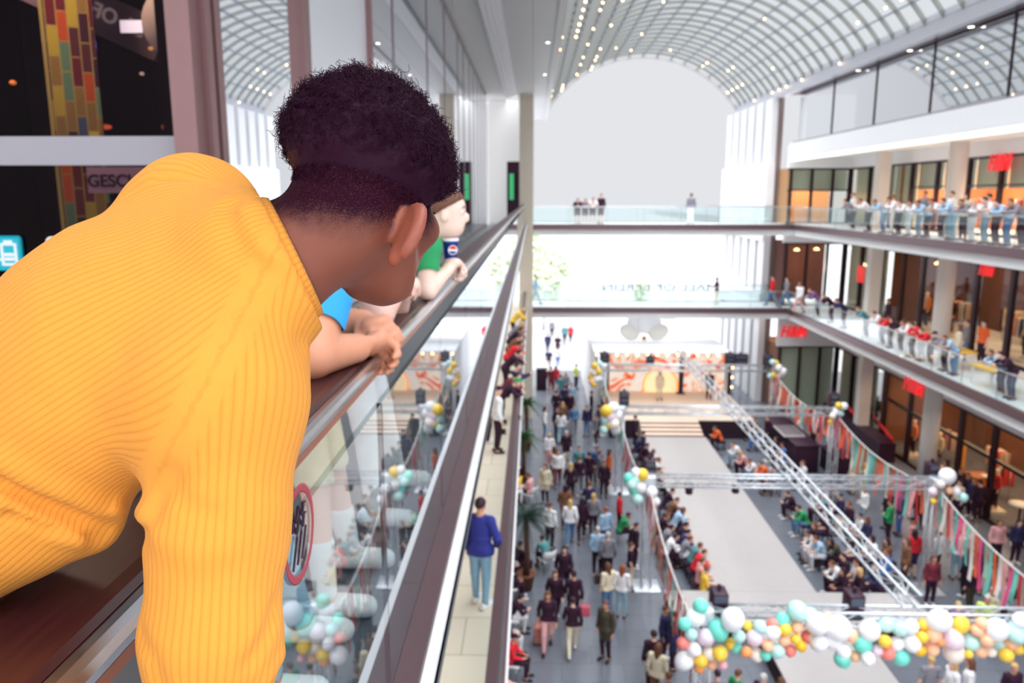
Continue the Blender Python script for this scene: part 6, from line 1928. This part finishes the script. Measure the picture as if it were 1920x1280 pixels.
# man in green with a paper cup
y0 = 3.72
J = dict(pelvis=V3(-.90, y0 + .1, L2 + .95), chest=V3(-.72, y0 + .08, L2 + 1.24), neck=V3(-.53, y0 + .06, L2 + 1.40), head=at_y(838, 402, 3.75),
         shR=at_y(800, 462, 3.62), elR=at_y(802, 545, 3.55), wrR=at_y(838, 508, 3.66), haR=at_y(848, 492, 3.70),
         shL=V3(-.62, y0 + .26, L2 + 1.33), elL=at_y(822, 520, 3.95), wrL=at_y(845, 505, 3.85), haL=at_y(856, 500, 3.80))
J.update(legs(-.92, y0 + .1, footy={'R': 3.55, 'L': 4.1}))
near_person((-.9, y0, L2), J, 'man in a green T-shirt holding a blue paper cup over the rail', CM['g'], 'shirt', CM['w'], mat('pale_arm', (240, 206, 190), .5, vary=.05, scale=12), HM['b'], 'short', 'tee')
c = at_y(845, 466, 3.72)
cup = empty('paper_cup', c, 'blue and white paper cup with round red, white and blue emblem in his hand', 'cup')
CUPB = mat('cup_blue', (24, 52, 140), .4); CUPR = mat('cup_red', (220, 40, 52), .4)
MB().lathe([(.029, -.055), (.0385, .045), (.0395, .048), (.036, .046), (.027, -.05)], n=24).build('body', CUPB, cup, local=True)
MB().lathe([(.0383, .036), (.0398, .05), (.0375, .05), (.036, .038)], n=24).build('rim', WHITE, cup, local=True)
for nm, mm, a0, a1, off in (('emblem_disc', WHITE, 0, 2 * PI, .0), ('emblem_red', CUPR, .15, PI - .15, .0012), ('emblem_blue', CUPB, PI + .25, 2 * PI - .25, .0012)):
    r_ = .023 if nm == 'emblem_disc' else .0195
    pts = [(r_ * math.cos(a0 + (a1 - a0) * i / 24), r_ * math.sin(a0 + (a1 - a0) * i / 24)) for i in range(24)]
    mb = MB(); mb.prism(pts, 1, -.001, .001); o = mb.build(nm, mm, cup, local=True); o.location = (.014, -.0375 - off, -.004); o.rotation_euler = (.09, 0, .36)
# prohibition sticker on the glass beside the sleeve
c = at_x(562, 1000, -.450)
st = empty('glass_sticker', c, 'round prohibition sticker with red ring and black symbols on the balustrade glass', 'sticker')
mb = MB(); mb.tube([(0, .088 * math.cos(2 * PI * k / 40), .088 * math.sin(2 * PI * k / 40)) for k in range(41)], .009, 6, False); o = mb.build('red_ring', mat('sticker_red', (166, 66, 76), .5), st, local=True); o.scale = (.15, 1, 1)
mb = MB()
for k in range(2): mb.tube([(0, -.045 + .011 * t + .0, .02 + .014 * math.sin(t * 1.9) + .022 * k) for t in range(9)], .003, 5)
for k in range(3): mb.bar((0, -.05 + .028 * k, -.055), (0, -.015 + .028 * k, -.0), .008, .002, up=(1, 0, 0))
o = mb.build('symbols', BLACK, st, local=True)
# man in the blue jacket on the lower gallery, seen from above
fa, fb = at_z(892, 1122, L1), at_z(912, 1138, L1)
mid = (fa + fb) / 2
JJ = pose(anR=(.11, -.09, .085), toR=(.15, .09, .035), knR=(.10, -.02, .5), anL=(.10, .05, .085), toL=(.12, .22, .035), elR=(.27, .02, 1.13), wrR=(.22, .16, .96), haR=(.2, .24, .98))
f = body_sdf({k: V3(*v) for k, v in JJ.items()}); f.p = [q for q in f.p if q[5] != 'hand']
for q in 'RL': fingers(f, V3(*JJ['wr' + q]), V3(*JJ['ha' + q]), V3(-1 if q == 'R' else 1, 0, -.3), 1 if q == 'R' else -1, .5)
V, F = nets(f, (-.5, -.35, -.01), (.5, .5, 1.85), .014); L_ = f.labels(V); Nn = grad_n(f, V); isin = lambda *n: np.isin(L_, n)
o = shape('person', np_mesh('person', V, F), SKIN['m'], None, label='man in a blue jacket and faded jeans standing alone on the lower gallery', cat='person', group='people at the lower gallery rail')
o.location = [float(c) for c in mid + V3(0, -.05, 0)]; o.rotation_euler = (0, 0, math.radians(-18)); o.scale = (1.03,) * 3
jk = isin('torso', 'uparm', 'forearm', 'hips') & (V[:, 2] > .86)
shape('jacket', sub_mesh('jacket', V, F, jk, np.where(V[:, 2] < 1.15, .034, .022), Nn), mat('blue_blazer', (44, 50, 134), .8, vary=.12), o)
shape('trousers', sub_mesh('trousers', V, F, isin('hips', 'thigh', 'calf'), .012, Nn), mat('faded_blue_jeans', (132, 166, 190), .85, vary=.12, scale=12), o)
for q in 'RL': shape('shoe', sub_mesh('shoe', V, F, isin('shoe' + q), .012, Nn), SHOEW, o)
me = HAIRME['short'].copy(); me.materials.clear(); hh = shape('hair', me, HM['d'], o); hh.location = JJ['head']
# pink suitcases and bags carried by people in the aisle
PINK = mat('suitcase_pink', (196, 124, 116), .45)
for px, py, lab in ((1008, 1205, 'pink hard suitcase rolling beside the woman in pink trousers'), (1017, 1203, 'second pink suitcase close behind the first one')):
    p = at_z(px, py, 0)
    r = empty('suitcase', p, lab, 'suitcase')
    MB().rbox((-.11, -.16, .05), (.11, .16, .58), .04, 3).build('shell', PINK, r, local=True)
    for z in (.15, .3, .45): MB().box((-.115, -.165, z), (.115, .165, z + .012)).build('groove', mat('suitcase_groove', (120, 66, 66), .5), r, local=True)
    MB().tube([(-.06, .1, .58), (-.06, .1, .95), (.06, .1, .95), (.06, .1, .58)], .01, 6).build('handle', STEEL, r, local=True)
    for sx in (-.08, .08):
        for sy in (-.12, .12): MB().ball((sx, sy, .025), .025, 8).build('wheel', BLK, r, local=True)
for px, py, z, col, lab in ((1096, 1145, .75, (206, 92, 110), 'pink shopping bag carried by the man in cream trousers'), (1047, 872, .6, (232, 228, 224), 'white tote bag hanging beside the maroon jumper'), (1068, 968, .95, (150, 70, 44), 'brown shoulder bag on the blond shopper in jeans'), (1851, 1046, .75, (226, 36, 48), 'red bag on the person in black under the ribbons'), (1896, 1112, 1.1, (76, 70, 56), 'olive backpack on the light blue T-shirt by the garland end'), (1124, 1085, 1.1, (72, 56, 60), 'dark backpack on the friend in the cream jumper')):
    p = at_z(px, py, z)
    r = empty('bag', p, lab, 'bag')
    mm = mat('bag_%d_%d_%d' % col, col, .7)
    MB().rbox((-.16, -.07, -.17), (.16, .07, .17), .035, 3).build('body', mm, r, local=True)
    MB().tube([(-.1, 0, .16), (-.08, 0, .3), (.08, 0, .3), (.1, 0, .16)], .012, 6).build('strap', mm, r, local=True)
# clothes rails and dressed figures in the shop windows
MANN = mat('mannequin_body', (236, 214, 190), .4)
cols = [('orange', (250, 140, 60)), ('black', (40, 24, 32)), ('orange', (246, 110, 50)), ('cream', (230, 208, 170)), ('red', (220, 60, 56)), ('beige', (206, 166, 120))]
k = 0
for lv, lst in ((0, (44.8, 42.6, 37.8, 35.8, 30.8)), (1, (44.6, 37.8, 36, 31.2, 30.4, 29.0)), (2, (37.4, 31, 29.9))):
    for y in lst:
        cn, cc = cols[k % 6]
        P = PROTO['stand']
        r = bpy.data.objects.new('shop_mannequin', P['body']); COL.objects.link(r); r.material_slots[0].link = 'OBJECT'; r.material_slots[0].material = MANN
        r.location = (XS + .75 + .25 * (k % 2), y, ZL[lv] + .15); r.rotation_euler = (0, 0, PI / 2)
        nth = ['first', 'second', 'third', 'fourth', 'fifth', 'sixth'][lst.index(y)]
        tag(r, f'shop mannequin in {cn} top, {nth} from the far corner in the {NAMES[lv]} windows', 'mannequin', f'mannequins in the {NAMES[lv]} windows')
        mm = mat('shop_garment_' + cn, cc, .8); piece('jumper', P['long'], mm, r); piece('trousers', P['trousers'], CM['k'], r)
        MB().box((r.location.x - .35, y - .35, ZL[lv]), (r.location.x + .35, y + .35, ZL[lv] + .15)).build('plinth', mat('plinth_white', (220, 210, 196), .6), r)
        k += 1
rk = random.Random(8)
for lv in range(3):
    for i, (x, y) in enumerate(((20.6, 37.2), (21.4, 34.6), (20.4, 32.6), (21.2, 30.2))):
        r = empty('clothes_rail', (x, y, ZL[lv]), f'clothes rail, {["first", "second", "third", "fourth"][i]} from the far pier inside the {NAMES[lv]} shop', 'clothes rail', f'clothes rails inside the {NAMES[lv]} shop')
        MB().tube([(0, -.7, 0), (0, -.7, 1.5), (0, .7, 1.5), (0, .7, 0)], .02, 6).build('frame', STEEL, r, local=True)
        for j in range(9):
            cc = rk.choice([(226, 90, 60), (60, 36, 44), (220, 200, 176), (180, 150, 130), (246, 150, 70), (70, 80, 110), (200, 60, 60), (236, 232, 226)])
            MB().rbox((-.24, -.62 + .14 * j, .65), (.24, -.56 + .14 * j, 1.46), .025, 2).build('garment', mat('hung_%d_%d_%d' % cc, cc, .85), r, local=True)
